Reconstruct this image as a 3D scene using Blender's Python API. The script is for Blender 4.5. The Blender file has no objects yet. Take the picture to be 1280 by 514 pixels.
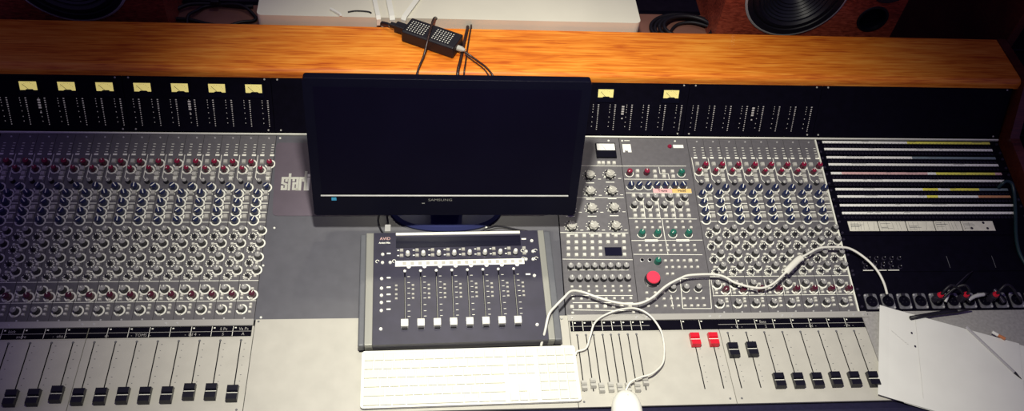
import bpy, math, random
from mathutils import Matrix, Vector
random.seed(7)
SC = bpy.context.scene
COL = SC.collection
PI = math.pi

# ------------------------------------------------------------------ camera, world, lights, exposure
cam_d = bpy.data.cameras.new('camera'); cam = bpy.data.objects.new('camera', cam_d); COL.objects.link(cam)
cam_d.sensor_width = 36.0; cam_d.lens = 36.0 * 1099.74 / 1280; cam_d.clip_start = .05; cam_d.clip_end = 50
PITCH, YAW, ROLL = .8780, .1595, .1233
fw = Vector((math.sin(YAW) * math.cos(PITCH), math.cos(YAW) * math.cos(PITCH), -math.sin(PITCH)))
rt = Vector((math.cos(YAW), -math.sin(YAW), 0)); up = rt.cross(fw)
r2 = rt * math.cos(ROLL) + up * math.sin(ROLL); u2 = -rt * math.sin(ROLL) + up * math.cos(ROLL)
cam.matrix_world = Matrix(((r2.x, u2.x, -fw.x, .3591), (r2.y, u2.y, -fw.y, -.9311), (r2.z, u2.z, -fw.z, 1.5611), (0, 0, 0, 1)))
SC.camera = cam

W = bpy.data.worlds.new('world'); SC.world = W; W.use_nodes = True
W.node_tree.nodes['Background'].inputs[0].default_value = (.30, .22, .62, 1)
W.node_tree.nodes['Background'].inputs[1].default_value = .21

def spot(name, loc, target, watt, color, size, blend, radius):
    d = bpy.data.lights.new(name, 'SPOT'); d.energy = watt; d.color = color; d.spot_size = math.radians(size)
    d.spot_blend = blend; d.shadow_soft_size = radius
    o = bpy.data.objects.new(name, d); COL.objects.link(o); o.location = loc
    o.rotation_euler = (Vector(target) - Vector(loc)).to_track_quat('-Z', 'Y').to_euler()
    return o
spot('ceiling_spot', (.36, -.30, 1.75), (.63, .02, 0), 212, (1, .965, .83), 71, 1.0, .05)
for lx in (.29, .53, .77):
    spot('small_downlight', (lx, 1.11, 1.9), (lx, .50, .1), 12, (1, .94, .76), 50, 1.0, .035)

SC.view_settings.view_transform = 'Standard'; SC.view_settings.look = 'None'
SC.view_settings.gamma = 1; SC.view_settings.use_curve_mapping = False
SC.view_settings.exposure = 0.0

# ------------------------------------------------------------------ materials
def lin(c):
    return tuple(((v / 255) / 12.92 if v <= 10 else (((v / 255) + .055) / 1.055) ** 2.4) for v in c)
MATS = {}
def mat(name, col, rough=.5, metal=0, spec=.5, coat=0, noise=0, scale=60, bump=0, emit=None, es=1, stretch=None):
    if name in MATS: return MATS[name]
    m = bpy.data.materials.new(name); m.use_nodes = True; nt = m.node_tree; b = nt.nodes['Principled BSDF']
    b.inputs['Base Color'].default_value = (*col, 1); b.inputs['Roughness'].default_value = rough
    b.inputs['Metallic'].default_value = metal; b.inputs['Specular IOR Level'].default_value = spec
    b.inputs['Coat Weight'].default_value = coat; b.inputs['Coat Roughness'].default_value = .12
    if noise or bump:
        tc = nt.nodes.new('ShaderNodeTexCoord'); mp = nt.nodes.new('ShaderNodeMapping'); n = nt.nodes.new('ShaderNodeTexNoise')
        if stretch: mp.inputs['Scale'].default_value = stretch
        n.inputs['Scale'].default_value = scale; n.inputs['Detail'].default_value = 4
        nt.links.new(tc.outputs['Object'], mp.inputs[0]); nt.links.new(mp.outputs[0], n.inputs[0])
        if noise:
            r = nt.nodes.new('ShaderNodeValToRGB'); r.color_ramp.elements[0].position = .3; r.color_ramp.elements[1].position = .7
            r.color_ramp.elements[0].color = (*[c * (1 - noise) for c in col], 1)
            r.color_ramp.elements[1].color = (*[min(1, c * (1 + noise)) for c in col], 1)
            nt.links.new(n.outputs[0], r.inputs[0]); nt.links.new(r.outputs[0], b.inputs['Base Color'])
        if bump:
            bp = nt.nodes.new('ShaderNodeBump'); bp.inputs['Strength'].default_value = bump; bp.inputs['Distance'].default_value = .001
            nt.links.new(n.outputs[0], bp.inputs['Height']); nt.links.new(bp.outputs[0], b.inputs['Normal'])
    if emit:
        b.inputs['Emission Color'].default_value = (*emit, 1); b.inputs['Emission Strength'].default_value = es
    MATS[name] = m; return m

def wood(name, dark, mid, light, sx=1.2, coat=.5, rough=.35):
    m = bpy.data.materials.new(name); m.use_nodes = True; nt = m.node_tree; b = nt.nodes['Principled BSDF']
    tc = nt.nodes.new('ShaderNodeTexCoord'); mp = nt.nodes.new('ShaderNodeMapping'); mp.inputs['Scale'].default_value = (sx * 2, 40, 40)
    n1 = nt.nodes.new('ShaderNodeTexNoise'); n1.inputs['Scale'].default_value = 5; n1.inputs['Detail'].default_value = 8; n1.inputs['Distortion'].default_value = .6
    mp2 = nt.nodes.new('ShaderNodeMapping'); mp2.inputs['Scale'].default_value = (1, 3, 3)
    n2 = nt.nodes.new('ShaderNodeTexNoise'); n2.inputs['Scale'].default_value = 4.5; n2.inputs['Detail'].default_value = 3
    nt.links.new(tc.outputs['Object'], mp.inputs[0]); nt.links.new(mp.outputs[0], n1.inputs[0])
    nt.links.new(tc.outputs['Object'], mp2.inputs[0]); nt.links.new(mp2.outputs[0], n2.inputs[0])
    mx = nt.nodes.new('ShaderNodeMath'); mx.operation = 'MULTIPLY_ADD'; mx.inputs[1].default_value = .62
    m2 = nt.nodes.new('ShaderNodeMath'); m2.operation = 'MULTIPLY'; m2.inputs[1].default_value = .38
    nt.links.new(n2.outputs[0], m2.inputs[0]); nt.links.new(n1.outputs[0], mx.inputs[0]); nt.links.new(m2.outputs[0], mx.inputs[2])
    r = nt.nodes.new('ShaderNodeValToRGB'); e = r.color_ramp.elements
    e[0].position = .36; e[0].color = (*dark, 1); e[1].position = .64; e[1].color = (*light, 1)
    q = e.new(.5); q.color = (*mid, 1)
    nt.links.new(mx.outputs[0], r.inputs[0]); nt.links.new(r.outputs[0], b.inputs['Base Color'])
    b.inputs['Roughness'].default_value = rough; b.inputs['Coat Weight'].default_value = coat; b.inputs['Coat Roughness'].default_value = .15; b.inputs['Specular IOR Level'].default_value = .3
    MATS[name] = m; return m

M_wood = wood('orange_varnished_wood', (.52, .095, .008), (.80, .225, .018), (.95, .36, .045), coat=.2, rough=.42)
M_dwood = wood('dark_red_wood', (.05, .010, .007), (.085, .017, .010), (.12, .026, .014), sx=3)
M_spkwood = wood('red_brown_speaker_veneer', (.12, .02, .012), (.30, .052, .028), (.48, .095, .05), sx=6, coat=.2)
M_shelf = mat('brown_shelf_laminate', (.23, .10, .075), .6, noise=.2, scale=12)
M_plate = mat('grey_module_enamel', (.118, .113, .122), .42, noise=.08, scale=90, bump=.05)
M_blank = mat('blue_grey_blank_panel', (.088, .088, .104), .4, noise=.07, scale=40)
M_fplate = mat('pale_fader_plate', (.47, .455, .405), .42, noise=.05, scale=25, bump=.04)
M_gplate = mat('grey_textured_plate', (.32, .31, .30), .6, noise=.14, scale=160, bump=.15)
M_rail = mat('brushed_rail', (.44, .43, .40), .35, metal=.2, noise=.06, scale=30, stretch=(.05, 1, 1))
M_black = mat('black_enamel', (.0025, .002, .0065), .55, noise=.2, scale=50, spec=.07)
M_screen = mat('screen_black', (.0025, .002, .008), .38, spec=.07, noise=.1, scale=8)
M_blackg = mat('black_gloss', (.003, .003, .009), .38, spec=.10, noise=.1, scale=8)
M_rubber = mat('black_rubber', (.006, .005, .010), .5, noise=.2, scale=90)
M_cone = mat('speaker_cone_black', (.012, .013, .02), .42, noise=.15, scale=40)
M_navy = mat('navy_vinyl', (.012, .011, .035), .5, noise=.15, scale=120, bump=.2)
M_navyg = mat('navy_gloss', (.028, .033, .105), .15, spec=.05, noise=.1, scale=10)
M_print = mat('white_print', (.86, .86, .76), .6, noise=.05, scale=200)
M_dprint = mat('grey_print', (.14, .14, .15), .6, noise=.05, scale=200)
M_btn = mat('light_button_plastic', (.62, .61, .55), .4, noise=.06, scale=200)
M_btnd = mat('grey_button_plastic', (.46, .45, .41), .4, noise=.06, scale=200)
M_white = mat('white_plastic', (.82, .82, .75), .35, noise=.02, scale=50)
M_key = mat('white_key_plastic', (.70, .70, .60), .4, noise=.02, scale=90)
M_cable = mat('white_cable_rubber', (.72, .71, .64), .45, noise=.04, scale=60)
M_foam = mat('cream_foam', (.74, .71, .60), .75, noise=.05, scale=7, bump=.2)
M_paper = mat('white_paper', (.72, .72, .68), .8, noise=.03, scale=14, bump=.15)
M_strap = mat('white_strap', (.82, .81, .74), .5, noise=.03, scale=30)
M_kside = mat('dark_knob_side', (.012, .011, .017), .4, noise=.1, scale=200)
M_kgrey = mat('grey_knob_cap', (.29, .285, .28), .45, noise=.1, scale=200)
M_kpale = mat('pale_knob_cap', (.40, .39, .35), .45, noise=.1, scale=200)
M_kred = mat('crimson_knob_cap', (.22, .008, .035), .35, noise=.1, scale=200)
M_kblue = mat('navy_blue_knob_cap', (.012, .020, .070), .35, noise=.1, scale=200)
M_kgreen = mat('green_knob_cap', (.010, .12, .085), .35, noise=.1, scale=200)
M_kmar = mat('maroon_knob_cap', (.075, .008, .022), .35, noise=.1, scale=200)
M_metal = mat('bright_steel', (.62, .62, .60), .3, metal=.35, noise=.08, scale=60)
M_silver = mat('silver_band', (.30, .30, .27), .4, metal=.3, noise=.06, scale=60, stretch=(1, .05, 1))
M_wing = mat('grey_wing', (.11, .115, .13), .45, noise=.06, scale=60)
M_amtop = mat('dark_slate_panel', (.030, .028, .050), .4, noise=.15, scale=30)
M_disp = mat('display_glass', (.008, .008, .02), .12, noise=.1, scale=10)
M_redf = mat('red_fader_cap', (.62, .012, .03), .35, noise=.06, scale=80)
M_redb = mat('red_lit_button', (.80, .045, .09), .3, noise=.04, scale=80)
M_blkf = mat('black_fader_cap', (.006, .006, .012), .35, noise=.1, scale=80)
M_clear = mat('translucent_grey_cap', (.45, .44, .40), .3, noise=.06, scale=80)
M_vu = mat('lit_meter_face', (.5, .45, .18), .5, noise=.06, scale=150, emit=(.80, .66, .20), es=.62)
M_vuw = mat('white_meter_face', (.80, .80, .76), .5, noise=.03, scale=150)
M_led = mat('lamp_dots', (.4, .38, .36), .4, noise=.05, scale=50, emit=(.5, .45, .42), es=.22)
M_plaque = mat('mauve_grey_plaque', (.095, .075, .098), .5, noise=.12, scale=14)
M_ribb = mat('label_yellow', (.85, .80, .12), .6, noise=.08, scale=90)
M_rpink = mat('label_pink', (.72, .45, .42), .6, noise=.08, scale=90)
M_rblue = mat('label_blue_grey', (.18, .24, .27), .6, noise=.08, scale=90)
M_roran = mat('label_orange', (.60, .28, .13), .6, noise=.08, scale=90)
M_rwhite = mat('label_white', (.90, .90, .83), .6, noise=.06, scale=190)
M_tapep = mat('pink_tape', (.78, .42, .42), .6, noise=.06, scale=90)
M_tapeo = mat('amber_tape', (.78, .52, .18), .6, noise=.06, scale=90)
M_ink = mat('dark_ink', (.02, .015, .03), .7, noise=.05, scale=90)
M_sheet = mat('cream_card', (.74, .72, .60), .7, noise=.08, scale=60)
M_cyan = mat('cyan_sticker', (.04, .30, .50), .4, noise=.05, scale=50)
M_teal = mat('dark_teal_cable', (.008, .03, .035), .4, noise=.1, scale=50)
M_brownc = mat('brown_black_cable', (.035, .015, .012), .35, noise=.1, scale=50)
M_hole = mat('jack_hole', (.035, .03, .05), .35, metal=.4, noise=.1, scale=50)
M_silp = mat('silver_pencil', (.40, .39, .40), .35, noise=.05, scale=50)
M_oran = mat('orange_tip', (.55, .20, .08), .5, noise=.05, scale=50)
M_floor = mat('olive_carpet', (.055, .047, .042), .9, noise=.2, scale=30, bump=.4)
M_wall = mat('dark_olive_wall', (.06, .055, .05), .9, noise=.1, scale=5)
M_redplug = mat('red_ring', (.55, .01, .03), .4, noise=.05, scale=50)

# ------------------------------------------------------------------ mesh helper
class MB:
    def __init__(s): s.v = []; s.f = []; s.m = []; s.mats = []
    def mi(s, m):
        if m not in s.mats: s.mats.append(m)
        return s.mats.index(m)
    def add(s, vs, fs, m):
        o = len(s.v); s.v += [tuple(v) for v in vs]; k = s.mi(m)
        for f in fs: s.f.append([o + i for i in f]); s.m.append(k)
    def box(s, x0, x1, y0, y1, z0, z1, m, sk=0, tap=0):
        def S(y): return sk * y
        a = tap
        vs = [(x0 + S(y0), y0, z0), (x1 + S(y0), y0, z0), (x1 + S(y1), y1, z0), (x0 + S(y1), y1, z0),
              (x0 + a + S(y0), y0 + a, z1), (x1 - a + S(y0), y0 + a, z1), (x1 - a + S(y1), y1 - a, z1), (x0 + a + S(y1), y1 - a, z1)]
        s.add(vs, [(3, 2, 1, 0), (4, 5, 6, 7), (0, 1, 5, 4), (1, 2, 6, 5), (2, 3, 7, 6), (3, 0, 4, 7)], m)
    def cyl(s, x, y, z0, z1, r0, r1, m, mt=None, n=16):
        vs = [(x + r0 * math.cos(2 * PI * i / n), y + r0 * math.sin(2 * PI * i / n), z0) for i in range(n)]
        vs += [(x + r1 * math.cos(2 * PI * i / n), y + r1 * math.sin(2 * PI * i / n), z1) for i in range(n)]
        s.add(vs, [(i, (i + 1) % n, n + (i + 1) % n, n + i) for i in range(n)], m)
        s.add(vs[n:], [tuple(range(n))], mt or m); s.add(vs[:n], [tuple(reversed(range(n)))], m)
    def lathe(s, x, y, prof, m, n=32, axis='z'):     # prof list of (r,z[,mat])
        for j in range(len(prof) - 1):
            a, b = prof[j], prof[j + 1]; mm = b[2] if len(b) > 2 else m; vs = []
            for r, z in ((a[0], a[1]), (b[0], b[1])):
                for i in range(n):
                    c, d = r * math.cos(2 * PI * i / n), r * math.sin(2 * PI * i / n)
                    vs.append((x + c, y + d, z) if axis == 'z' else (x + c, y - z, d))
            fs = [(i, (i + 1) % n, n + (i + 1) % n, n + i) for i in range(n)]
            s.add(vs, fs, mm)
    def ring(s, x, y, z, r0, r1, m, a0=0, a1=360, n=20):
        k = max(2, int(n * (a1 - a0) / 360)); vs = []
        for i in range(k + 1):
            t = math.radians(a0 + (a1 - a0) * i / k)
            vs += [(x + r0 * math.cos(t), y + r0 * math.sin(t), z), (x + r1 * math.cos(t), y + r1 * math.sin(t), z)]
        s.add(vs, [(2 * i, 2 * i + 1, 2 * i + 3, 2 * i + 2) for i in range(k)], m)
    def quad(s, x0, x1, y0, y1, z, m, sk=0):
        s.add([(x0 + sk * y0, y0, z), (x1 + sk * y0, y0, z), (x1 + sk * y1, y1, z), (x0 + sk * y1, y1, z)], [(0, 1, 2, 3)], m)
    def line(s, a, b, w, z, m):
        a = Vector(a); b = Vector(b); d = (b - a).normalized(); n = Vector((-d.y, d.x)) * w / 2
        s.add([(*(a - n), z), (*(b - n), z), (*(b + n), z), (*(a + n), z)], [(0, 1, 2, 3)], m)
    def prism(s, pts, z0, z1, m, mt=None):
        n = len(pts)
        s.add([(x, y, z0) for x, y in pts], [tuple(reversed(range(n)))], m)
        s.add([(x, y, z1) for x, y in pts], [tuple(range(n))], mt or m)
        s.add([(x, y, z0) for x, y in pts] + [(x, y, z1) for x, y in pts], [(i, (i + 1) % n, n + (i + 1) % n, n + i) for i in range(n)], m)
    def xprism(s, pts, x0, x1, m):                     # profile in (y,z) swept along x
        n = len(pts)
        s.add([(x0, y, z) for y, z in pts], [tuple(reversed(range(n)))], m)
        s.add([(x1, y, z) for y, z in pts], [tuple(range(n))], m)
        s.add([(x0, y, z) for y, z in pts] + [(x1, y, z) for y, z in pts], [(i, (i + 1) % n, n + (i + 1) % n, n + i) for i in range(n)], m)
    def tube(s, pts, r, m, n=8, sub=6, caps=True, rz=None):
        P = [Vector(p) for p in pts]; Q = []
        if len(P) > 2 and sub > 1:
            for i in range(len(P) - 1):
                p0 = P[max(i - 1, 0)]; p1 = P[i]; p2 = P[i + 1]; p3 = P[min(i + 2, len(P) - 1)]
                for k in range(sub):
                    t = k / sub
                    Q.append(.5 * ((2 * p1) + (p2 - p0) * t + (2 * p0 - 5 * p1 + 4 * p2 - p3) * t * t + (3 * p1 - p0 - 3 * p2 + p3) * t ** 3))
            Q.append(P[-1])
        else: Q = P
        vs = []; L = len(Q)
        for i, p in enumerate(Q):
            d = (Q[min(i + 1, L - 1)] - Q[max(i - 1, 0)]).normalized()
            a = d.cross(Vector((0, 0, 1)))
            if a.length < 1e-3: a = d.cross(Vector((0, 1, 0)))
            a.normalize(); b = a.cross(d)
            rr = r if not callable(r) else r(i / (L - 1))
            for k in range(n):
                t = 2 * PI * k / n; vs.append(tuple(p + a * rr * math.cos(t) + b * (rz or rr) * math.sin(t)))
        fs = [(i * n + k, i * n + (k + 1) % n, (i + 1) * n + (k + 1) % n, (i + 1) * n + k) for i in range(L - 1) for k in range(n)]
        if caps: fs += [tuple(reversed(range(n))), tuple((L - 1) * n + k for k in range(n))]
        s.add(vs, fs, m)
    def mesh(s, name, smooth=False):
        me = bpy.data.meshes.new(name); me.from_pydata(s.v, [], s.f)
        for m in s.mats: me.materials.append(m)
        me.polygons.foreach_set('material_index', s.m)
        if smooth: me.polygons.foreach_set('use_smooth', [True] * len(me.polygons))
        me.update(); return me
    def build(s, name, parent=None, smooth=False, loc=None, rot=None, bev=0):
        return obj(name, s.mesh(name, smooth), parent, loc, rot, bev)

def obj(name, me, parent=None, loc=None, rot=None, bev=0):
    o = bpy.data.objects.new(name, me); COL.objects.link(o)
    if parent: o.parent = parent
    if loc: o.location = loc
    if rot: o.rotation_euler = rot
    if bev:
        b = o.modifiers.new('bevel', 'BEVEL'); b.width = bev; b.segments = 3; b.limit_method = 'ANGLE'; b.angle_limit = math.radians(40)
    return o
def thing(name, label, cat, loc=(0, 0, 0), rot=(0, 0, 0), group=None):
    o = bpy.data.objects.new(name, None); COL.objects.link(o); o.location = loc; o.rotation_euler = rot; o.empty_display_size = .05
    return tag(o, label, cat, group)
def tag(o, label, cat, group=None):
    o['label'] = label; o['category'] = cat
    if group: o['group'] = group
    return o
def struct(o): o['kind'] = 'structure'; return o
def text_into(mb, body, x, y, z, h, m, sx=1, bold=0, rot=0, center=False):
    cu = bpy.data.curves.new('lettering', 'FONT'); cu.body = body; cu.size = h; cu.offset = bold; cu.resolution_u = 2
    to = bpy.data.objects.new('lettering', cu); COL.objects.link(to)
    dg = bpy.context.evaluated_depsgraph_get(); me = bpy.data.meshes.new_from_object(to.evaluated_get(dg))
    xs = [v.co.x for v in me.vertices]; off = (max(xs) + min(xs)) / 2 if center and xs else 0
    c, s_ = math.cos(rot), math.sin(rot)
    vs = [(x + ((v.co.x - off) * sx) * c - v.co.y * s_, y + ((v.co.x - off) * sx) * s_ + v.co.y * c, z) for v in me.vertices]
    mb.add(vs, [tuple(p.vertices) for p in me.polygons], m)
    bpy.data.objects.remove(to); bpy.data.meshes.remove(me); bpy.data.curves.remove(cu)

AL = .1558                                        # slope of the control surface
CP = (AL, 0, 0)
def KL(x): return (x, .075, 0)                    # root of things on the control surface: local y runs up the slope
def K3(x, s, h=0): return (x, .075 + s * math.cos(AL) - h * math.sin(AL), s * math.sin(AL) + h * math.cos(AL))
BY, BZ, BT = .5057, .0676, math.radians(65.4)
XL, XR = -.62, 1.79
SK = .016                                         # the strips run very slightly aslant

# ------------------------------------------------------------------ setting
def pt(name, mb, **k): return struct(mb.build(name, **k))
b = MB(); b.box(-3, 4.5, -3, 3.4, -.86, -.80, M_floor); pt('floor', b)
b = MB(); b.box(-3, 4.5, 3.4, 3.5, -.80, 1.9, M_wall); pt('wall_back', b)

# ------------------------------------------------------------------ the console
con = thing('mixing_console', 'long studio mixing console with orange varnished wooden rail, black meter bridge and navy armrest', 'mixing console', (0, 0, -.8))
Z0 = .8
def cz(pts): return [(y, z + Z0) for y, z in pts]
b = MB(); b.xprism(cz([(-.15, -.0085), (.046, -.0085), (.053, -.0085), (.5095, .0618), (.5635, .179), (.57, .187), (.715, .19), (.715, -.22), (-.15, -.22)]), XL + .001, XR - .001, M_black); b.build('chassis', con)
for x in (-.45, .45, 1.4):
    b = MB(); b.box(x, x + .22, .02, .62, 0, Z0 - .219, M_black); b.build('pedestal', con, bev=.004)
# wooden rail with rounded front edge
prof = [(.5615, .188)]
for i in range(7):
    a = PI - (PI / 2) * i / 6; prof.append((.5615 + .014 + .014 * math.cos(a), .2 + .012 * math.sin(a)))
prof += [(.716, .2125), (.719, .2095), (.719, .188)]
b = MB(); b.xprism(cz(prof), XL, XR + .012, M_wood); b.build('wooden_top_rail', con)
# side cheeks
def cheek(x0, x1):
    b = MB(); b.xprism(cz([(-.24, -.05), (-.24, .006), (-.16, .012), (.06, .022), (.49, .092), (.555, .215), (.72, .2135), (.72, -.25), (-.15, -.25)]), x0, x1, M_dwood); b.build('side_cheek', con, bev=.003)
cheek(XR + .0135, XR + .038); cheek(XL - .026, XL - .001)
b = MB(); arm = [(-.1505, -.06)] + [(-.1505, -.02), (-.163, -.006), (-.178, -.001), (-.205, -.001), (-.232, -.007), (-.246, -.022), (-.246, -.045), (-.235, -.06)]
b.xprism(cz(arm), XL, XR, M_navy); o = b.build('armrest', con, bev=.004)
b = MB(); b.box(XL, XR, -.0022, .0008, -.001, .0035, M_print); o = b.build('edge_strip', con, loc=(0, .075 + .4345 * math.cos(AL), Z0 + .4345 * math.sin(AL)), rot=CP)
for x0, x1 in ((XL, .0195), (.662, XR - .47)):
    b = MB(); b.box(x0, x1, .0345, .049, -.008, .0025, M_rail)
    for k in range(60):
        x = XL + .16 * k + .007
        if x0 < x < x1:
            for dx in (-.018, .004): b.cyl(x + dx, .041, .002, .004, .0028, .0022, M_metal, n=10)
    b.build('front_rail', con, loc=(0, 0, Z0))

b = MB(); b.box(1.3080 - SK * .2, 1.3108 - SK * .2, -.0255, .4300, -.003, .003, M_print, sk=SK)
b.build('divider_strip', con, loc=(0, .075, Z0), rot=CP)
# meter bridge panels -----------------------------------------------------------
vu_me = None
def vu(parent, x, y, w=.036, h=.0195, m=M_vu):
    b = MB(); b.box(-w / 2 - .004, w / 2 + .004, -h / 2 - .012, h / 2 + .004, -.001, .003, M_blackg); o = b.build('level_meter', parent, loc=(x, y, 0))
    b = MB(); pts = [(-w / 2, -h / 2), (-w * .22, -h / 2), (-w * .12, -h / 2 + .0022), (w * .22, -h / 2 + .0022), (w * .3, -h / 2), (w / 2, -h / 2), (w / 2, h / 2), (-w / 2, h / 2)]
    b.prism(pts, .003, .0036, m); b.line((-w * .02, -h * .38), (-w * .34, h * .22), .0009, .0038, M_ink)
    for i in range(9):
        t = math.radians(150 - 15 * i); b.line((.7 * w * .55 * math.cos(t), -h * .42 + .75 * h * math.sin(t)), (.62 * w * math.cos(t) * .7, -h * .42 + .84 * h * math.sin(t)), .0005, .0038, M_dprint)
    b.build('meter_scale', o)
lad = MB()
for k in range(13):
    y = .080 - k * .0051; r = .0010 if k > 4 else .0016
    lad.quad(-r, r, y - .0011, y + .0011, .001, M_led)
for k in range(7):
    y = (.080, .075, .069, .062, .050, .037, .026)[k]; lad.quad(-.0132, -.0116, y - .001, y + .001, .001, M_led)
lad_me = lad.mesh('lamp_ladder')
def meter_panel(x0, x1, label, lads=(), vus=(), extra=()):
    xc = (x0 + x1) / 2
    t = thing('meter_panel', label, 'meter panel', (xc, BY, BZ), (BT, 0, 0), 'black panels of the meter bridge')
    b = MB(); b.box(x0 - xc + .0006, x1 - xc - .0006, .004, .1345, -.004, 0, M_black)
    for sx in (x0 - xc + .014, x1 - xc - .014):
        for y in (.009, .130): b.cyl(sx, y, 0, .0012, .0022, .0018, M_btnd, n=8)
    for ex in extra:
        for q in (.058, .064, .070, .076): b.quad(ex - xc - .003, ex - xc + .003, q - .0018, q + .0018, .0008, M_led)
        b.quad(ex - xc - .0018, ex - xc + .0018, .045, .048, .0008, M_led)
    b.build('faceplate', t)
    for x in lads: obj('lamp_ladder', lad_me, t, (x - xc, 0, 0))
    for x in vus: vu(t, x - xc, .109)
    return t
L = [-.548 + .04 * k for k in range(15)]; Rr = [.770 + .04 * k for k in range(14)]; V = [-.496 + .08 * k for k in range(7)]
meter_panel(XL, -.298, 'black meter panel at far left with lit yellow meters over rows of tiny lamps', [x for x in L if x < -.298], [x for x in V if x < -.298], [-.481])
meter_panel(-.298, .0225, 'black meter panel directly left of the monitor with four yellow meters', [x for x in L if x > -.298], [x for x in V if x > -.298], [-.160])
meter_panel(.0225, .665, 'plain black bridge panel mostly hidden behind the monitor')
meter_panel(.665, .983, 'black meter panel right beside the monitor with two yellow meters', [x for x in Rr if x < .983], [.784, .940], [.829])
meter_panel(.983, 1.307, 'black meter panel with rows of lamps but no yellow meters', [x for x in Rr if x > .983], [], [1.146])
meter_panel(1.307, XR, 'wide blank black bridge panel above the patch bay')

# ------------------------------------------------------------------ knobs and buttons (shared meshes)
def knob_mesh(name, cap, r=.0067, h=.0130, side=M_kside):
    b = MB(); b.lathe(0, 0, [(r * 1.04, 0), (r * 1.04, .0015), (r, .0022), (r * .93, h * .9), (r * .80, h, cap), (0.00001, h, cap)], side, n=18)
    return b.mesh(name)
KM = {c: knob_mesh('knob', m) for c, m in dict(grey=M_kgrey, red=M_kred, blue=M_kblue, green=M_kgreen).items()}
KM['red'] = knob_mesh('knob', M_kred, side=M_kmar); KM['green'] = knob_mesh('knob', M_kgreen, side=M_kgreen, r=.0072)
KM['blue'] = knob_mesh('knob', M_kblue, side=M_kblue, r=.0072)
KM['sred'] = knob_mesh('knob', M_kred, r=.0056, side=M_kmar); KM['maroon'] = knob_mesh('knob', M_kmar, r=.0068, side=M_kmar)
KM['small'] = knob_mesh('knob', M_kside, r=.0043, h=.010); KM['mini'] = knob_mesh('knob', M_kgrey, r=.0050, h=.011)
def pointer_mesh(l, w, h, z):
    b = MB(); b.box(l * .1 if l != .0058 else -.0052, l, -w / 2 * (1.5 if l == .0058 else 1), w / 2 * (1.5 if l == .0058 else 1), z, z + h, M_print); return b.mesh('pointer')
PM = {k: pointer_mesh(l, .0012, .0007, z) for k, (l, z) in dict(grey=(.0048, .0128), red=(.0048, .0128), blue=(.0058, .0128), green=(.0055, .0128), sred=(.0042, .0128), maroon=(.0052, .0128), small=(.0034, .0098), mini=(.004, .0108)).items()}
def knob(parent, kind, x, y, ang=None, name='knob'):
    o = obj(name, KM[kind], parent, (x, y, 0)); a = math.radians(random.choice((70, 90, 110, 130, 45, 225)) if ang is None else ang)
    o.rotation_euler = (0, 0, a); obj('pointer', PM[kind], o); return o
def btn_mesh(w, d, h, m):
    b = MB(); b.box(-w / 2, w / 2, -d / 2, d / 2, 0, h, m, tap=w * .1); return b.mesh('push_button')
BM = {'s': btn_mesh(.0085, .0085, .004, M_btn), 'g': btn_mesh(.0095, .0105, .004, M_btnd), 'w': btn_mesh(.0062, .0055, .0035, M_btn), 't': btn_mesh(.0045, .0045, .003, M_white)}
def btn(parent, kind, x, y): return obj('push_button', BM[kind], parent, (x, y, 0))

# ------------------------------------------------------------------ channel strips
S0, S1 = -.0255, .4305
plate = MB(); sk = SK
plate.box(-.0196 - sk * .2, .0196 - sk * .2, S0, S1, -.004, 0, M_plate, sk=sk)
def X(x, s): return x + sk * (s - .2)
P = plate
def pl(x0, x1, s, w=.0012, m=M_print): P.line((X(x0, s), s), (X(x1, s), s), w, .0003, m)
for s in (.2736, .2507, .2281): pl(-.008, .019, s, .0017)
for s in (.2033, .0637, .0179): pl(-.0192, .0192, s, .0013)
pl(-.009, .008, .334, .0012); pl(-.009, .008, .3277, .0012)
for x in (-.006, .0155): P.quad(X(x - .0045, .3767), X(x + .0045, .3767), .3745, .3790, .0003, M_print)
P.line((X(-.0155, .377), .377), (X(-.0145, .318), .318), .0013, .0003, M_print)
P.line((X(-.0150, .318), .318), (X(-.004, .306), .300), .0013, .0003, M_print)
for s in (.262, .2395, .2170): P.quad(X(.0040, s), X(.0070, s), s - .0045, s + .0045, .0003, M_print)
for s in (.168, .137, .1045, .0735):
    P.quad(X(-.0040, s + .014), X(.0040, s + .014), s + .0128, s + .0148, .0003, M_print)
    P.quad(X(.0085, s), X(.0145, s), s + .0048, s + .0062, .0003, M_print)
for s in (.330, .3185): P.quad(X(.0070, s), X(.0180, s), s - .0008, s + .0008, .0003, M_print)
P.line((X(-.0165, .200), .198), (X(-.0165, .070), .070), .0009, .0003, M_dprint)
P.line((X(-.017, .06), .056), (X(-.017, .02), .02), .0010, .0003, M_print)
for s in (.4056, .3983, .3910, .3837):
    for x in (-.0055, .0148): P.quad(X(x - .0028, s), X(x + .0028, s), s - .0007, s + .0007, .0003, M_print)
for s, x, r in ((.353, .0135, .0088), (.336, -.0045, .0078), (.2905, .0125, .0088), (.274, -.006, .0088), (.251, -.006, .0086), (.228, -.006, .0086), (.206, -.0062, .0086),
                (.1815, .0135, .0083), (.1515, .0132, .0083), (.1185, .0132, .0083), (.0875, .0132, .0083), (.0445, -.006, .0085), (.0305, .0108, .0085), (-.001, -.0075, .0085)):
    P.ring(X(x, s), s, .0003, r, r + .0030, M_print, -165, 90)
for s in (.168, .137, .1045, .0735):
    for k in range(11):
        t = math.radians(-60 + 30 * k); c, d = math.cos(t), math.sin(t); x = X(-.0045, s)
        P.line((x + .0063 * c, s + .0063 * d), (x + .0092 * c, s + .0096 * d), .0024, .0003, M_print)
P.cyl(X(.004, .4231), .4231, 0, .0012, .0022, .0018, M_metal, n=10); P.cyl(X(0, -.021), -.021, 0, .0012, .0022, .0018, M_metal, n=10)
plate_me = P.mesh('faceplate')
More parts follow.
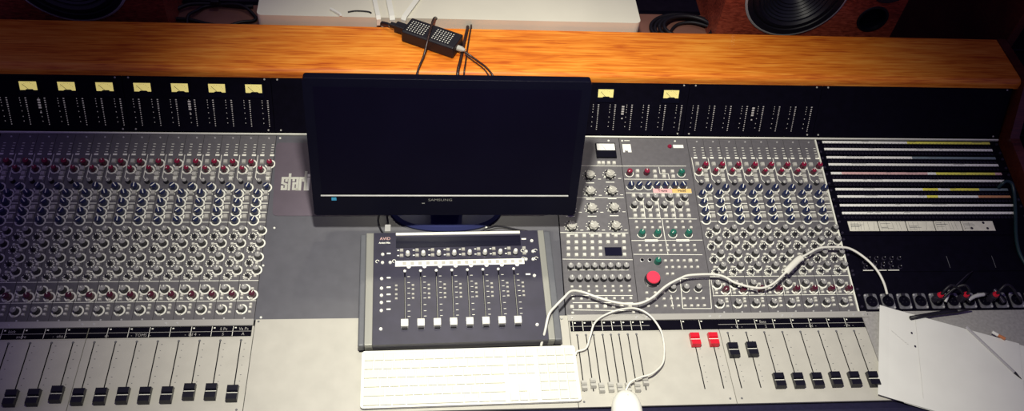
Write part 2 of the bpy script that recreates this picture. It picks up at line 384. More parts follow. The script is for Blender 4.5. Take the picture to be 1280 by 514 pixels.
KN = [('red', .0135, .353), ('sred', -.0045, .336), ('mini', -.004, .3045), ('blue', .0125, .2905), ('blue', -.006, .274), ('blue', -.006, .251), ('blue', -.006, .228), ('blue', -.0062, .206),
      ('grey', .0135, .1825), ('small', -.0045, .168), ('grey', .0132, .1525), ('small', -.0045, .137), ('grey', .0132, .1195), ('small', -.0045, .1045), ('grey', .0132, .0885), ('small', -.0045, .0735),
      ('grey', -.006, .0445), ('maroon', .0108, .0305), ('grey', -.0075, -.001)]
BN = [('g', -.0045, .3585), ('g', .0125, .3395), ('g', .0125, .3255), ('s', .0125, .3125), ('g', .0125, .2775), ('g', .0130, .2625), ('g', .0130, .2400), ('g', .0130, .2172),
      ('w', .0115, .1685), ('w', -.0045, .1830), ('w', .0115, .1365), ('w', -.0045, .1500), ('w', .0115, .1035), ('w', -.0045, .1180), ('w', .0115, .0735), ('s', -.0070, .0580 + .012), ('w', -.0045, .0865),
      ('w', -.0100, .0310), ('w', -.0100, .0235), ('w', .0095, .0165 + .006), ('w', .0098, .0095), ('w', .0098, .0030), ('w', -.0090, -.0115), ('w', .0095, -.0075), ('w', .0095, .0445)]
def strip(xc, label, right=False):
    t = thing('channel_strip', label, 'channel strip', KL(xc), CP, 'channel strips of the console')
    obj('faceplate', plate_me, t)
    for i, (k, x, s) in enumerate(KN):
        a = None
        if k == 'blue' and right: a = 60 + random.choice((-5, 0, 8))
        knob(t, k, X(x, s), s, a)
    for k, x, s in BN: btn(t, k, X(x, s), s)
ORD = ['first', 'second', 'third', 'fourth', 'fifth', 'sixth', 'seventh', 'eighth', 'ninth', 'tenth', 'eleventh', 'twelfth', 'thirteenth', 'fourteenth', 'fifteenth']
for k in range(15):
    strip(.0025 - .04 * k, ('knob-covered channel strip right against the plain centre panel' if k == 0 else
          'knob-covered channel strip, %s to the left of the plain centre panel' % ORD[k]))
b = MB(); b.box(XL - .0025, -.5785, S0, S1, -.004, 0, M_plate); tag(b.build('blank_strip', loc=KL(0), rot=CP), 'narrow blank grey strip past the leftmost channel strip', 'panel')
for k in range(8):
    strip(1.288 - .04 * k, ('channel strip with white-lined blue knobs, right against the black patch bay' if k == 0 else
          'channel strip with white-lined blue knobs, %s to the left of the patch bay' % ORD[k]), True)

# blank centre panel + nameplate
t = thing('centre_panel', 'plain blue-grey panel under the monitor, dark nameplate at its top', 'panel', KL(0), CP)
b = MB(); b.box(.0232 - sk * .2, .662 - sk * .2, S0, S1, -.004, 0, M_blank, sk=sk)
for x, s in ((.0415, .1888), (.026, .0984), (.032, -.0197), (.035, .424), (.5, .1888)): b.cyl(x, s, 0, .0012, .0026, .002, M_print, n=10)
b.build('faceplate', t)
def rrect(x0, x1, y0, y1, r, n=5):
    P = []
    for cx, cy, a in ((x1 - r, y1 - r, 0), (x0 + r, y1 - r, 90), (x0 + r, y0 + r, 180), (x1 - r, y0 + r, 270)):
        for i in range(n + 1): q = math.radians(a + 90 * i / n); P.append((cx + r * math.cos(q), cy + r * math.sin(q)))
    return P
b = MB(); b.prism([(x + .012 * (.41 - s) / .19 * .6, s) for x, s in rrect(.0275, .63, .2185, .411, .010)], 0, .0010, M_plaque)
b.build('nameplate', t)
b = MB()
def stroke(pts, ox, ux=.0205, uy=.0320, wd=.0056):
    Q = [(ox + x * ux, .2850 + y * uy) for x, y in pts]
    for i in range(len(Q) - 1):
        a, c = Vector(Q[i]), Vector(Q[i + 1]); d = (c - a).normalized() * wd * .48; b.line(a - d, c + d, wd, .0012 + .00001 * i, M_white)
ox = .0480
for adv, strokes in ((.68, [[(.5, .72), (.5, .95), (.1, .95), (.1, .55), (.5, .42), (.5, .05), (.1, .05), (.1, .25)]]), (.50, [[(.15, 1.25), (.15, .02)], [(.0, .95), (.34, .95)]]), (.70, [[(.08, .76), (.08, .95), (.5, .95), (.5, .02)], [(.5, .52), (.1, .52), (.1, .05), (.5, .05)]]),
                     (.56, [[(.1, .02), (.1, .95), (.42, .95), (.42, .74)]]), (.30, [[(.1, .02), (.1, 1.45)]]), (.30, [[(.1, .02), (.1, .92)], [(.1, 1.15), (.1, 1.20)]])):
    for q in strokes: stroke(q, ox)
    ox += adv * .0205; o = b.build('lettering', t); o['label'] = 'white lower-case lettering'

# ------------------------------------------------------------------ master section A
t = thing('master_panel', 'grey master panel right of the monitor with large pale knobs and a white meter', 'panel', KL(0), CP)
b = MB(); b.box(.6645 - sk * .2, .8212 - sk * .2, S0, S1, -.004, 0, M_plate, sk=sk)
for (x0, s0), (x1, s1) in [((.700, .3528), (.8262, .3521)), ((.672, .2657), (.8187, .2659)), ((.664, .1753), (.8178, .1737)), ((.664, .1091), (.8196, .1065)), ((.6744, .0826), (.8078, .0815)),
                           ((.6763, .022), (.809, .0205)), ((.6772, .0053), (.8079, .0037)), ((.6758, -.0113), (.807, -.015))]:
    b.line((x0, s0), (x1, s1), .0013, .0003, M_print)
b.cyl(.80, .424, 0, .0012, .0026, .002, M_print, n=10)
BIG = [(.7435, .325), (.7912, .3271), (.7408, .2814), (.7909, .2827), (.6902, .2365), (.7399, .2365), (.7909, .2377), (.6897, .1904), (.7388, .1904), (.7896, .1903)]
for x, s in BIG:
    for k in range(9):
        a = math.radians(-30 + 30 * k); b.quad(x + .0150 * math.cos(a) - .001, x + .0150 * math.cos(a) + .001, s + .0145 * math.sin(a) - .001, s + .0145 * math.sin(a) + .001, .0003, M_print)
    b.quad(x - .010, x + .010, s - .0205, s - .0185, .0003, M_print); b.ring(x, s, .0003, .0108, .0128, M_print, -170, -50)
    b.quad(x + .020, x + .027, s - .010, s - .0085, .0003, M_print)
b.build('faceplate', t)
bk = MB(); n = 24; r0, r1 = .0095, .0080; pts = []
for i in range(n):
    a = 2 * PI * i / n; rr = r0 + (.0016 if i % 4 < 2 else 0); pts.append((rr * math.cos(a), rr * math.sin(a)))
bk.prism(pts, 0, .012, M_kside, M_kpale); bk.lathe(0, 0, [(.0088, .012), (.0082, .0155), (.00001, .0155)], M_kpale, n=18)
bk.box(.002, .0125, -.0016, .0016, .0105, .0145, M_kside)
bk_me = bk.mesh('large_knob'); bp = MB(); bp.box(.001, .008, -.0006, .0006, .0156, .0160, M_print); bp_me = bp.mesh('pointer')
for x, s in BIG:
    o = obj('large_knob', bk_me, t, (x, s - .003, 0), (0, 0, math.radians(random.choice((135, 150, 160, 120))))); obj('pointer', bp_me, o)
b = MB(); b.box(.766, .8135, .3735, .4135, 0, .006, M_blackg); b.box(.7685, .8115, .3925, .411, .006, .0065, M_vuw); b.line((.789, .3935), (.780, .408), .0005, .0067, M_ink)
b.build('white_meter', t)
for x in (.770, .780, .793, .806): btn(t, 's', x, .3600)
for r_, s in enumerate((.1665, .150, .1345, .1188)):
    for k in range(8):
        x = .6811 - .0012 * r_ + .01785 * k
        if r_ >= 2 and k in (5, 6): continue
        btn(t, 's', x, s)
b = MB(); b.box(.7594, .7975, .1165, .137, 0, .002, M_disp); b.build('display', t)
for k in range(8):
    knob(t, 'grey', .6791 + .01748 * k, .0885, 90); knob(t, 'grey', .6790 + .01755 * k, .0597, 80)
    x = .6786 + .0179 * k
    for s in (.0420, .0310, .0135): btn(t, 'w', x, s)
    btn(t, 's', .6746 + .0179 * k, -.0048)
for x in (.6748, .8059): btn(t, 'w', x, -.019)
t['label'] = 'grey master panel right of the monitor with large pale knobs and a white meter'

# master section B
t = thing('master_panel', 'grey master panel with the big red button and green knobs', 'panel', KL(0), CP)
b = MB(); b.box(.8226 - sk * .2, .9855 - sk * .2 - .0012 + .003, S0, S1, -.004, 0, M_plate, sk=sk)
for (x0, s0), (x1, s1) in [((.8270, .3522), (.9782, .353)), ((.8255, .316), (.9777, .3154)), ((.825, .2787), (.9796, .2778)), ((.8234, .2113), (.9815, .2093)), ((.8229, .1543), (.9853, .1547)), ((.8232, .1199), (.9792, .1179)),
                           ((.9196, .0594), (.9850, .0588)), ((.9147, -.0113), (.978, -.0121)), ((.9196, .0594), (.9147, -.0113)), ((.9850, .0588), (.978, -.0121)), ((.8935, .021), (.8935, -.0121)),
                           ((.898, .2790), (.8965, .2113)), ((.863, .2790), (.8615, .2113)), ((.934, .2790), (.9325, .2113)), ((.9000, .2110), (.9000, .1543)), ((.9010, .1543), (.9010, .1199)),
                           ((.9120, .3500), (.9125, .3310)), ((.9125, .3310), (.9320, .3310)), ((.9320, .3310), (.9325, .3160))]:
    b.line((x0, s0), (x1, s1), .0013, .0003, M_print)
for x0 in (.853, .925): b.quad(x0, x0 + .030, .1515, .1570, .0003, M_print)
b.cyl(.962, .424, 0, .0012, .0026, .002, M_print, n=10); b.cyl(.833, .424, 0, .0012, .0026, .002, M_print, n=10)
b.quad(.838, .851, .4235, .4255, .0003, M_print)
for x, s in [(.8382, .2977), (.8576, .2978), (.8792, .2979), (.8997, .298), (.9204, .298), (.942, .2981), (.9617, .2982), (.8476, .1718), (.8834, .1717), (.9188, .1716), (.9548, .1715), (.9629, .3329), (.8389, .3335)]:
    b.ring(x, s - .0015, .0003, .0088, .0104, M_print, -180, 30)
for x, s in [(.8561, .2655), (.8912, .2656), (.9249, .2657), (.9603, .2657), (.8393, .2453), (.8737, .2453), (.9093, .2453), (.9449, .2453), (.8985, .0374), (.928, .0371), (.9555, .0368)]:
    b.ring(x, s - .0015, .0003, .0082, .0096, M_print, -180, 30)
b.quad(.844, .868, .050 - .008, .050 - .0065, .0003, M_print)
b.build('faceplate', t)
b = MB(); b.prism([(.8319, .414), (.8319, .391), (.8360, .391), (.8370, .398), (.8400, .394), (.8420, .398), (.8440, .391), (.8520, .391), (.8520, .414)], 0, .0006, M_rwhite); o = b.build('sticker', t); o['label'] = 'torn white sticker'
b = MB(); b.cyl(.9468, .4086, 0, .003, .0055, .0045, M_kred, n=14); b.build('indicator_lamp', t)
b = MB(); b.box(.955, .980, .404, .413, 0, .001, M_rwhite); b.build('lamp_label', t)
for x in (.8389, .8796): knob(t, 'red', x, .3325)
for x, s in [(.9629, .3320), (.8476, .1710), (.8834, .1710), (.9188, .1710), (.9548, .1710), (.8742, .1005)]: knob(t, 'green', x, s)
for x in (.8382, .8576, .8792, .8997, .9204, .942, .9617): knob(t, 'blue', x, .2970)
for x in (.8561, .8912, .9249, .9603): knob(t, 'grey', x, .2650)
for x in (.8393, .8737, .9093, .9449): knob(t, 'grey', x, .2445)
for x, s in [(.8593, .3378), (.8575, .3239), (.9002, .3368), (.8999, .3229), (.9216, .3369), (.9207, .323), (.9426, .337), (.9426, .3231), (.8417, .2706), (.8759, .2707), (.9107, .2707), (.9457, .2708), (.8578, .2491), (.8924, .2492), (.9282, .2492), (.964, .2492)]: btn(t, 's', x, s)
for s in (.2319, .2176, .2018, .1868):
    for k in range(8): btn(t, 's' if s > .21 else 'w', .8392 + .01782 * k, s)
for s in (.1412, .1286):
    for k in range(9): btn(t, 'w', .8395 + .0156 * k, s)
for s in (.1030, .0870):
    for k in range(6): btn(t, 's' if (k == 4 and s > .1) else 'w', .8926 + .01414 * k, s)
for x in (.8923, .9045): btn(t, 'w', x, .0708)
for s in (.0115, -.0053):
    for x in (.8398, .858, .8766): btn(t, 'w', x, s)
    for k in range(6): btn(t, 'w', .8922 + .0142 * k, s)
for k in range(3): btn(t, 'w', (.8405, .859, .878)[k], .026)
for x in (.8985, .928, .9555): knob(t, 'grey', x, .0360, 90)
sm = MB(); sm.lathe(0, 0, [(.0048, 0), (.0048, .002), (.0038, .0025), (.0030, .0025, M_black), (.0028, .0002, M_black), (.00001, .0002, M_black)], M_metal, n=16); sm_me = sm.mesh('jack_socket')
for x in (.8404, .8576): obj('jack_socket', sm_me, t, (x, .105, 0))
b = MB(); b.lathe(.8560, .0560, [(.0170, 0), (.0170, .003), (.0150, .004), (.0150, .016), (.0150, .016), (.0138, .0185, M_redb), (.00001, .0185, M_redb)], M_kside, n=32); o = b.build('round_button', t); o['label'] = 'big round red button with a dark collar'
for nm, m, x0, x1, tx in (('pink', M_tapep, .8893, .9340, 'Trans'), ('amber', M_tapeo, .9345, .9800, 'Hold')):
    b = MB(); b.box(x0, x1, .2785, .2895, .0006, .0012, m); o = b.build('tape_label', t); o['label'] = nm + ' strip of tape'
    c = MB(); text_into(c, tx, (x0 + x1) / 2, .2812, .0016, .0095, M_ink, center=True, bold=.0002); c.build('handwriting', o)

# ------------------------------------------------------------------ fader banks
slot_b = MB(); slot_b.quad(-.0011, .0011, -.1280, 0, .0004, M_black); slot_b.cyl(0, .0012, 0, .0014, .0026, .0020, M_dprint, n=10); slot_me = slot_b.mesh('fader_slot')
def cap_mesh(m, w=.0205, l=.033, h=.013):
    b = MB(); y0, y1 = -l / 2, l / 2
    b.xprism([(y0, .002), (y0 + .002, h), (-.0035, h), (-.0005, h * .62), (.0005, h * .62), (.0035, h), (y1 - .002, h), (y1, .002)], -w / 2, w / 2, m)
    b.box(-.001, .001, -.004, .004, -.003, .002, M_black)
    return b.mesh('fader_cap')
CM = dict(black=cap_mesh(M_blkf), red=cap_mesh(M_redf, .019, .031), clear=cap_mesh(M_clear, .0105, .021, .010))
il = MB(); il.box(-.0100, .0100, -.0006, .0006, .0082, .0092, M_print); il_me = il.mesh('index_line')
il2 = MB(); il2.box(-.0052, .0052, -.0003, .0003, .0063, .0070, M_dprint); il2_me = il2.mesh('index_line')
def fader_bank(x0, x1, label, faders, strip_rng, divs, texts=(), black_rng=None, y1=.0, plate=M_fplate):
    xc = (x0 + x1) / 2
    t = thing('fader_bank', label, 'fader bank', (xc, 0, 0), (0, 0, 0), 'fader banks along the front')
    b = MB(); b.box(x0 - xc + .0007, x1 - xc - .0007, -.1612, .0070, -.004, 0, plate)
    b.box(x0 - xc + .0007, x1 - xc - .0007, .0078, .0344, -.008, -.001, plate)
    for x in (x0 + .012, x1 - .012): b.cyl(x - xc, -.150, 0, .001, .0024, .002, M_dprint, n=10)
    for x, y, kind, sc in faders:
        if kind == 'clear': continue
        for j, q in enumerate((.006, .020, .036, .055, .076, .090, .102, .112)):
            w = .0022 if j % 2 else .003
            b.quad(x - xc + .0075, x - xc + .0075 + w, -q - .0006, -q + .0006, .0003, M_dprint)
    b.build('faceplate', t)
    for x, y, kind, sc in faders:
        obj('fader_slot', slot_me, t, (x - xc, 0, 0)); o = obj('fader_cap', CM[kind], t, (x - xc, y, 0)); obj('index_line', il2_me if kind == 'clear' else il_me, o)
    a0, a1 = strip_rng
    b = MB(); b.box(a0 - xc, a1 - xc, .0105, .0338, -.001, .0006, M_black)
    for d in divs: b.line((d - xc, .0105), (d - xc, .0335), .0010, .0009, M_print)
    if divs:
        m0, m1 = (black_rng or (a0, a1)); b.line((m0 - xc, .0215), (m1 - xc, .0215), .0009, .0009, M_rail)
        for d in divs: b.quad(d - xc + .003, d - xc + .0065, .0285, .0312, .0009, M_print)
    for tx, x, y in texts: text_into(b, tx, x - xc, y, .001, .0095, M_rail, center=True, sx=.9)
    b.build('scribble_strip', t)
    return t
yc = {0: -.1186, 1: -.1143, 2: -.1134, 3: -.1191, 4: -.119, 5: -.1185, 6: -.119, 7: -.1190, 8: -.1130, 9: -.1185, 10: -.119, 11: -.119, 12: -.118}
fader_bank(-.2975, .0225, 'pale fader bank with eight low black faders, left of the keyboard', [(-.04 * k, yc[k], 'black', 0) for k in range(8)], (-.2965, .0180),
           [-.0187 - .0377 * k + (-.0012 if k else 0) - .0023 * k for k in range(7)], [('Va Pc', .002, .0240), ('A', .002, .0122), ('S Pc', -.0370, .0240), ('S', -.0370, .0122), ('-  Ld 4  -', -.0960, .0122), ('-  TOMS  -', -.1950, .0122), ('sn', -.2600, .0122)])
fader_bank(XL, -.2975, 'dim pale fader bank in the far left corner', [(-.04 * k, yc[k], 'black', 0) for k in range(8, 13)], (XL + .001, -.2985),
           [-.3387 - .04 * k for k in range(7)], [('-  ohs  -', -.3480, .0122), ('kick', -.440, .0240), ('snare', -.420, .0122)])
sm_f = [(.678, -.1207), (.6965, -.1158), (.7125, -.1267), (.7315, -.1254), (.749, -.1276), (.766, -.1279), (.7848, -.1266), (.8031, -.1129)]
fader_bank(.6630, .9825, 'pale fader bank with small clear faders and two red faders', [(x, y + .004, 'clear', 0) for x, y in sm_f] + [(.9233, -.0177, 'red', 0), (.9623, -.0177, 'red', 0)], (.6660, .9822),
           [.6715 + .0206 * k * 1.0 for k in range(8)] + [.9035, .9430], (), (.6660, .8340))
fader_bank(.9825, 1.3075, 'pale fader bank with eight black faders, two of them pushed up', [(.9993, -.0436, 'black', 0), (1.0395, -.0425, 'black', 0)] + [(1.0790 + .0398 * k, -.1155 - .0006 * (k % 3), 'black', 0) for k in range(6)], (.9828, 1.3068),
           [1.0240 + .0402 * k for k in range(7)], [('-   V   -', 1.022, .0122), ('Bass', 1.082, .0240), ('2', 1.086, .0122), ('-  Ld  -', 1.186, .0122), ('-  fx  -', 1.270, .0122)])
b = MB(); b.box(.0232, .6623, -.1612, .0490, -.006, 0, M_fplate)
for x in (.029, .60, .632): b.cyl(x, -.150 if x > .1 else .044, 0, .001, .0024, .002, M_dprint, n=10)
tag(b.build('blank_plate'), 'plain pale plate the white keyboard lies on', 'panel')
b = MB(); b.box(1.3082, XR - .001, -.1612, .0490, -.006, 0, M_gplate); b.cyl(1.321, .043, 0, .001, .0026, .002, M_dprint, n=10)
tag(b.build('blank_plate'), 'grey textured plate under the papers at the right', 'panel')

# ------------------------------------------------------------------ patch bay
rows = [.424, .4035, .3795, .359, .334, .3135, .289, .269, .245, .224]
jb = MB(); jb.lathe(0, 0, [(.0031, 0), (.0031, .0008), (.0019, .0010), (.0018, .0003, M_black), (.00001, .0003, M_black)], M_hole, n=10); jack_me = jb.mesh('jack')
seg = {0: [(0, .5, M_rwhite), (.5, 1, M_ribb)], 2: [(0, .5, M_rwhite), (.5, 1, M_rblue)], 4: [(0, .06, M_rwhite), (.06, .56, M_rpink), (.56, .61, M_rwhite), (.61, .96, M_ribb), (.96, 1, M_rpink)],
       6: [(0, .5, M_rwhite), (.5, .59, M_ribb), (.59, .66, M_rwhite), (.66, .83, M_ribb), (.83, 1, M_rblue)], 7: [(0, .51, M_rwhite), (.51, .575, M_ribb), (.575, .81, M_rwhite), (.81, 1, M_roran)]}
names = ['topmost patch bay row pair, its top strip half yellow', 'second patch bay row pair from the top, its upper strip fading to blue-grey', 'middle patch bay row pair with the pink and yellow strip', 'fourth patch bay row pair, strips marked with yellow and orange', 'lowest patch bay row pair with two plain white strips']
for u in range(5):
    sa, sb = rows[2 * u], rows[2 * u + 1]; lo = sb - .0160; hi = sa + .0062
    t = thing('patch_bay', names[u], 'patch bay', KL(0), CP, 'patch bay units')
    b = MB(); b.box(1.3125, 1.7885, lo, hi, -.004, 0, M_black)
    for x in (1.319, 1.782):
        for s in (lo + .008, hi - .009): b.cyl(x + .004 * (s - .3), s, 0, .002, .0036, .0030, M_hole, n=10)
    b.build('faceplate', t)
    for i, s in ((2 * u, sa), (2 * u + 1, sb)):
        xa, xb = 1.3305, 1.7645
        b = MB()
        for f0, f1, m in seg.get(i, [(0, 1, M_rwhite)]): b.box(xa + (xb - xa) * f0, xa + (xb - xa) * f1, s - .0031, s + .0031, 0, .0016, m)
        for k in range(48): x = xa + (xb - xa) * (k + .5) / 48; b.quad(x - .0010, x + .0010, s - .0030, s - .0019, .0018, M_dprint)
        for k in range(3):
            x = xa + (xb - xa) * random.uniform(.1, .9); b.quad(x, x + random.uniform(.01, .03), s + .0012, s + .0022, .0018, M_dprint)
        b.build('label_strip', t)
        for k in range(48): obj('jack', jack_me, t, (xa + (xb - xa) * (k + .5) / 48, s - .0110, 0))
# note card panel, blank panel, connector panel
t = thing('note_panel', 'black panel below the patch bay holding a row of cream handwritten cards', 'panel', KL(0), CP)
b = MB(); b.box(1.3120, 1.7885, .1655, .2075, -.004, 0, M_black)
for s in (.172, .201): b.cyl(1.3180, s, 0, .002, .0036, .0030, M_hole, n=10)
b.build('faceplate', t)
xs = [1.3365, 1.4099, 1.4781, 1.5469, 1.614, 1.6955]
for i in range(5):
    b = MB(); b.box(xs[i] + .0012, xs[i + 1] - .0012, .1765, .2020, 0, .0012, M_sheet)
    x = xs[i] + .006
    while x < xs[i + 1] - .01:
        if i == 4 and x > 1.64: break
        b.line((x, .179), (x - .001 + random.uniform(0, .006) * (i in (0, 2)), .200), .0006, .0014, M_dprint); x += random.uniform(.006, .018)
    for k in range(4): y = random.uniform(.181, .198); b.line((xs[i] + .006, y), (xs[i] + .006 + random.uniform(.012, .03), y + .0004), .0008, .0014, M_dprint)
    if i == 4:
        for q in ((.670, .1975), (.637, .1830), (.676, .1825)): b.ring(1 + q[0], q[1], .0015, 0.0001, .0032, M_ink)
    b.build('note_card', t)
t = thing('connector_panel', 'black lower rack panel with small connector cluster and a row of silver microphone sockets', 'panel', KL(0), CP)
b = MB(); b.box(1.3110, 1.7885, S0 + .001, .1645, -.004, 0, M_black)
for s in (.155, .125, .115, .075, .065, .03, .015, -.012): b.cyl(1.3170, s, 0, .002, .0034, .0028, M_hole, n=10)
b.build('faceplate', t)
b = MB(); b.box(1.340, 1.76, .072, .1165, 0, .0015, M_black)
for x in (1.3420, 1.3715, 1.4010): b.quad(x, x + .026, .0745, .0765, .0018, M_print)
for x in (1.55, 1.66): b.quad(x, x + .001, .080, .110, .0018, M_dprint)
b.build('switch_plate', t)
for j, (x, s) in enumerate([(1.362, .104), (1.380, .104), (1.398, .104), (1.416, .104), (1.434, .104), (1.349, .094), (1.374, .092), (1.392, .090), (1.410, .092), (1.349, .082), (1.369, .081), (1.389, .082), (1.410, .081), (1.430, .082)]):
    b = MB(); b.lathe(0, 0, [(.0050, 0), (.0050, .003), (.0036, .0035), (.0030, .0035, M_black), (.0030, .0005, M_black), (.00001, .0005, M_black)], M_hole, n=12); b.cyl(.003, .003, .003, .0045, .0011, .0009, M_metal, n=6)
    b.build('small_connector', t, loc=(x, s, .0015))
M_flange = mat('dull_steel_flange', (.26, .26, .27), .3, metal=.5, noise=.25, scale=90)
b = MB(); b.prism(rrect(-.0145, .0145, -.0185, .0185, .004), 0, .0020, M_flange)
b.lathe(0, 0, [(.0132, .002), (.0132, .0035), (.0126, .0036, M_kside), (.0120, .0036, M_black), (.0105, .0022, M_black), (.00001, .0022, M_black)], M_kside, n=20)
for k in range(3): a = math.radians(90 + 120 * k); b.cyl(.005 * math.cos(a), .005 * math.sin(a), .0022, .0032, .0016, .0012, M_kside, n=8)
b.box(-.004, .004, .0115, .0175, .002, .006, M_kside)
for q in ((-.0118, .0148), (.0118, -.0148)): b.cyl(q[0], q[1], .002, .0030, .0024, .0020, M_metal, n=8)
xl_me = b.mesh('microphone_socket')
for k in range(12): obj('microphone_socket', xl_me, t, (1.3415 + .0378 * k, -.0008, 0))

# things plugged into the socket row
def plug(x, label, tilt):
    o = thing('cable_plug', label, 'plug', K3(x, .0015, .0), (AL, 0, 0), 'plugs in the microphone sockets')
    b = MB(); b.lathe(0, 0, [(.0088, .003), (.0088, .022), (.0080, .026), (.00001, .026)], M_hole, n=16); b.build('shell', o, smooth=False)
    b = MB(); b.lathe(0, 0, [(.0060, .0262), (.0070, .027), (.0055, .032), (.0001, .032)], M_redplug, n=16); q = b.build('ring', o); q['label'] = 'red ring'
    b = MB(); b.tube([(0, 0, .033), (.002 * tilt, .004, .045), (.016 * tilt, .012, .052), (.038 * tilt, .010, .040), (.060 * tilt, -.002, .022), (.075 * tilt, -.010, .008)], .003, M_rubber); b.build('cord', o, smooth=True)
plug(1.4884, 'dark plug with red ring, leftmost of the plugged sockets', 1)
plug(1.5480, 'dark plug with red ring, beside the leftmost plug', -.8)
plug(1.6177, 'dark plug with red ring, rightmost in the socket row', .9)
b = MB(); b.tube([K3(1.505, -.008, .012), K3(1.512, .004, .016), K3(1.520, .016, .018)], .0035, M_metal); b.tube([K3(1.520, .016, .018), K3(1.540, .030, .026), K3(1.57, .052, .022), K3(1.60, .07, .004)], .0012, M_hole)
tag(b.build('jack_plug', smooth=True), 'slim silver jack plug with a thin lead between the red-ringed plugs', 'plug')
b = MB(); b.tube([K3(1.560, -.004, .012), K3(1.578, .004, .014), K3(1.600, .008, .014)], .0045, M_metal); b.tube([K3(1.600, .008, .014), K3(1.612, .010, .013)], .003, M_rubber)
tag(b.build('adapter_plug', smooth=True), 'chrome adapter plug lying over the dark socket', 'plug')
b = MB(); b.tube([K3(1.628, .020, .014), K3(1.634, .006, .014), K3(1.642, -.012, .012)], .0046, M_hole)
tag(b.build('adapter_plug', smooth=True), 'dull grey plug lying slanted beside the rightmost red ring', 'plug')
b = MB(); b.tube([K3(1.7395, .2926, .004), K3(1.745, .297, .018), K3(1.7542, .3010, .020), K3(1.7669, .2949, .018), K3(1.7684, .2679, .010), K3(1.7560, .2194, .006), K3(1.7359, .1594, .006), K3(1.7290, .1176, .005), K3(1.733, .085, .005)], .0042, M_teal)
tag(b.build('patch_cable', smooth=True), 'dark teal patch cable looping over the right end of the patch bay', 'cable')

# ------------------------------------------------------------------ monitor
mon = thing('computer_monitor', 'wide glossy black computer monitor on an oval base, screen off', 'monitor', (.4103, .24, .10), (math.radians(-13), 0, 0))
w, h = .2757, .3255
def frame_pts(x0, x1, z0, z1, r): return rrect(x0, x1, z0, z1, r)
def vprism(b, pts, y0, y1, m, mf=None):     # outline in x,z extruded along y
    n = len(pts)
    b.add([(x, y0, z) for x, z in pts], [tuple(range(n))], mf or m); b.add([(x, y1, z) for x, z in pts], [tuple(reversed(range(n)))], m)
    b.add([(x, y0, z) for x, z in pts] + [(x, y1, z) for x, z in pts], [(i, n + i, n + (i + 1) % n, (i + 1) % n) for i in range(n)], m)
b = MB()
vprism(b, rrect(-w, w, 0, h, .006), .0, .022, M_blackg); b.build('housing', mon, bev=.002)
b = MB(); vprism(b, rrect(-w + .03, w - .03, .03, h - .03, .03), .0221, .050, M_rubber); b.build('back_cover', mon, bev=.01)
b = MB(); b.box(-w + .019, w - .019, -.0012, .0005, .0565, h - .017, M_screen); b.build('screen', mon)
b = MB(); b.tube([(-w + .017, -.0015, .0525), (w - .020, -.0015, .0525)], .0017, M_metal, sub=1); b.build('chrome_strip', mon)
b = MB(); b.tube([(-w + .004, .002, h - .001), (w - .004, .002, h - .001)], .0016, M_blackg, sub=1); b.build('top_edge', mon)
b = MB(); b.box(-w + .038, -w + .048, -.0008, .0003, .0395, .0465, M_cyan); o = b.build('sticker', mon); o['label'] = 'small cyan sticker'
b = MB(); text_into(b, 'SAMSUNG', 0, 0, 0, .0085, M_silver, center=True, sx=1.3); o = b.build('lettering', mon, loc=(-.014, -.0012, .0385), rot=(PI / 2, 0, 0))
b = MB(); b.box(-.052, -.046, -.0008, .0003, .031, .0325, M_silver); b.build('power_mark', mon)
# stand: oval base and neck
def toM(p):
    return mon_inv @ Vector(p)
mon_inv = (Matrix.Translation((.4103, .24, .10)) @ Matrix.Rotation(math.radians(-13), 4, 'X')).inverted()
b = MB(); n = 48; top = []; bot = []; mid = []
for i in range(n):
    a = 2 * PI * i / n; c, s = math.cos(a), math.sin(a); e = lambda v: math.copysign(abs(v) ** .8, v)
    bot.append(toM(K3(.412 + .128 * e(c), .253 + .076 * e(s), .0013))); mid.append(toM(K3(.412 + .128 * e(c), .253 + .076 * e(s), .006))); top.append(toM(K3(.412 + .120 * e(c), .253 + .070 * e(s), .012)))
b.add(bot + mid, [(i, (i + 1) % n, n + (i + 1) % n, n + i) for i in range(n)], M_navyg); b.add(mid + top, [(i, (i + 1) % n, n + (i + 1) % n, n + i) for i in range(n)], M_navyg); b.add(top, [tuple(range(n))], M_navyg); b.add(bot, [tuple(reversed(range(n)))], M_navyg)
b.build('base', mon)
b = MB(); q = [K3(.375, .245, .011), K3(.449, .245, .011), K3(.449, .275, .011), K3(.375, .275, .011)]; q2 = [(.375, .285, .18), (.449, .285, .18), (.449, .31, .18), (.375, .31, .18)]
b.add([toM(p) for p in q + q2], [(3, 2, 1, 0), (4, 5, 6, 7), (0, 1, 5, 4), (1, 2, 6, 5), (2, 3, 7, 6), (3, 0, 4, 7)], M_navyg); b.build('neck', mon)

# ------------------------------------------------------------------ small fader controller
am = thing('fader_controller', 'slate-grey desktop controller with eight small white faders in front of the monitor', 'controller', (.2325, -.03, .031), (math.atan2(.024, .256), 0, math.radians(1)))
AW, AV = .409, .2575
b = MB()
b.box(.0285, .3805, -.003, AV, -.0270, 0, M_amtop); am_body = b
for x0, x1, m in ((0, .0125, M_wing), (.3940, AW, M_wing)):
    b = MB(); b.box(x0, x1, -.003, AV, -.0270, -.003, m); b.build('side_wing', am, bev=.003)
for x0, x1 in ((.0127, .0283), (.3807, .3938)):
    b = MB(); b.box(x0, x1, -.003, AV, -.0268, .0005, M_silver); b.build('silver_band', am, bev=.001)
b = MB(); b.box(.001, AW - .001, -.004, AV - .02, -.0300, -.0271, M_black); b.build('base', am)
b = MB(); b.box(.075, .3415, .2195, .2450, 0, .0012, M_disp); b.build('display', am)
b = MB(); b.box(.075, .3415, .2495, .2555, 0, .0025, M_print); o = b.build('silver_edge', am)
b = MB(); b.box(.0735, .3455, .1735, .1870, 0, .0010, M_rwhite)
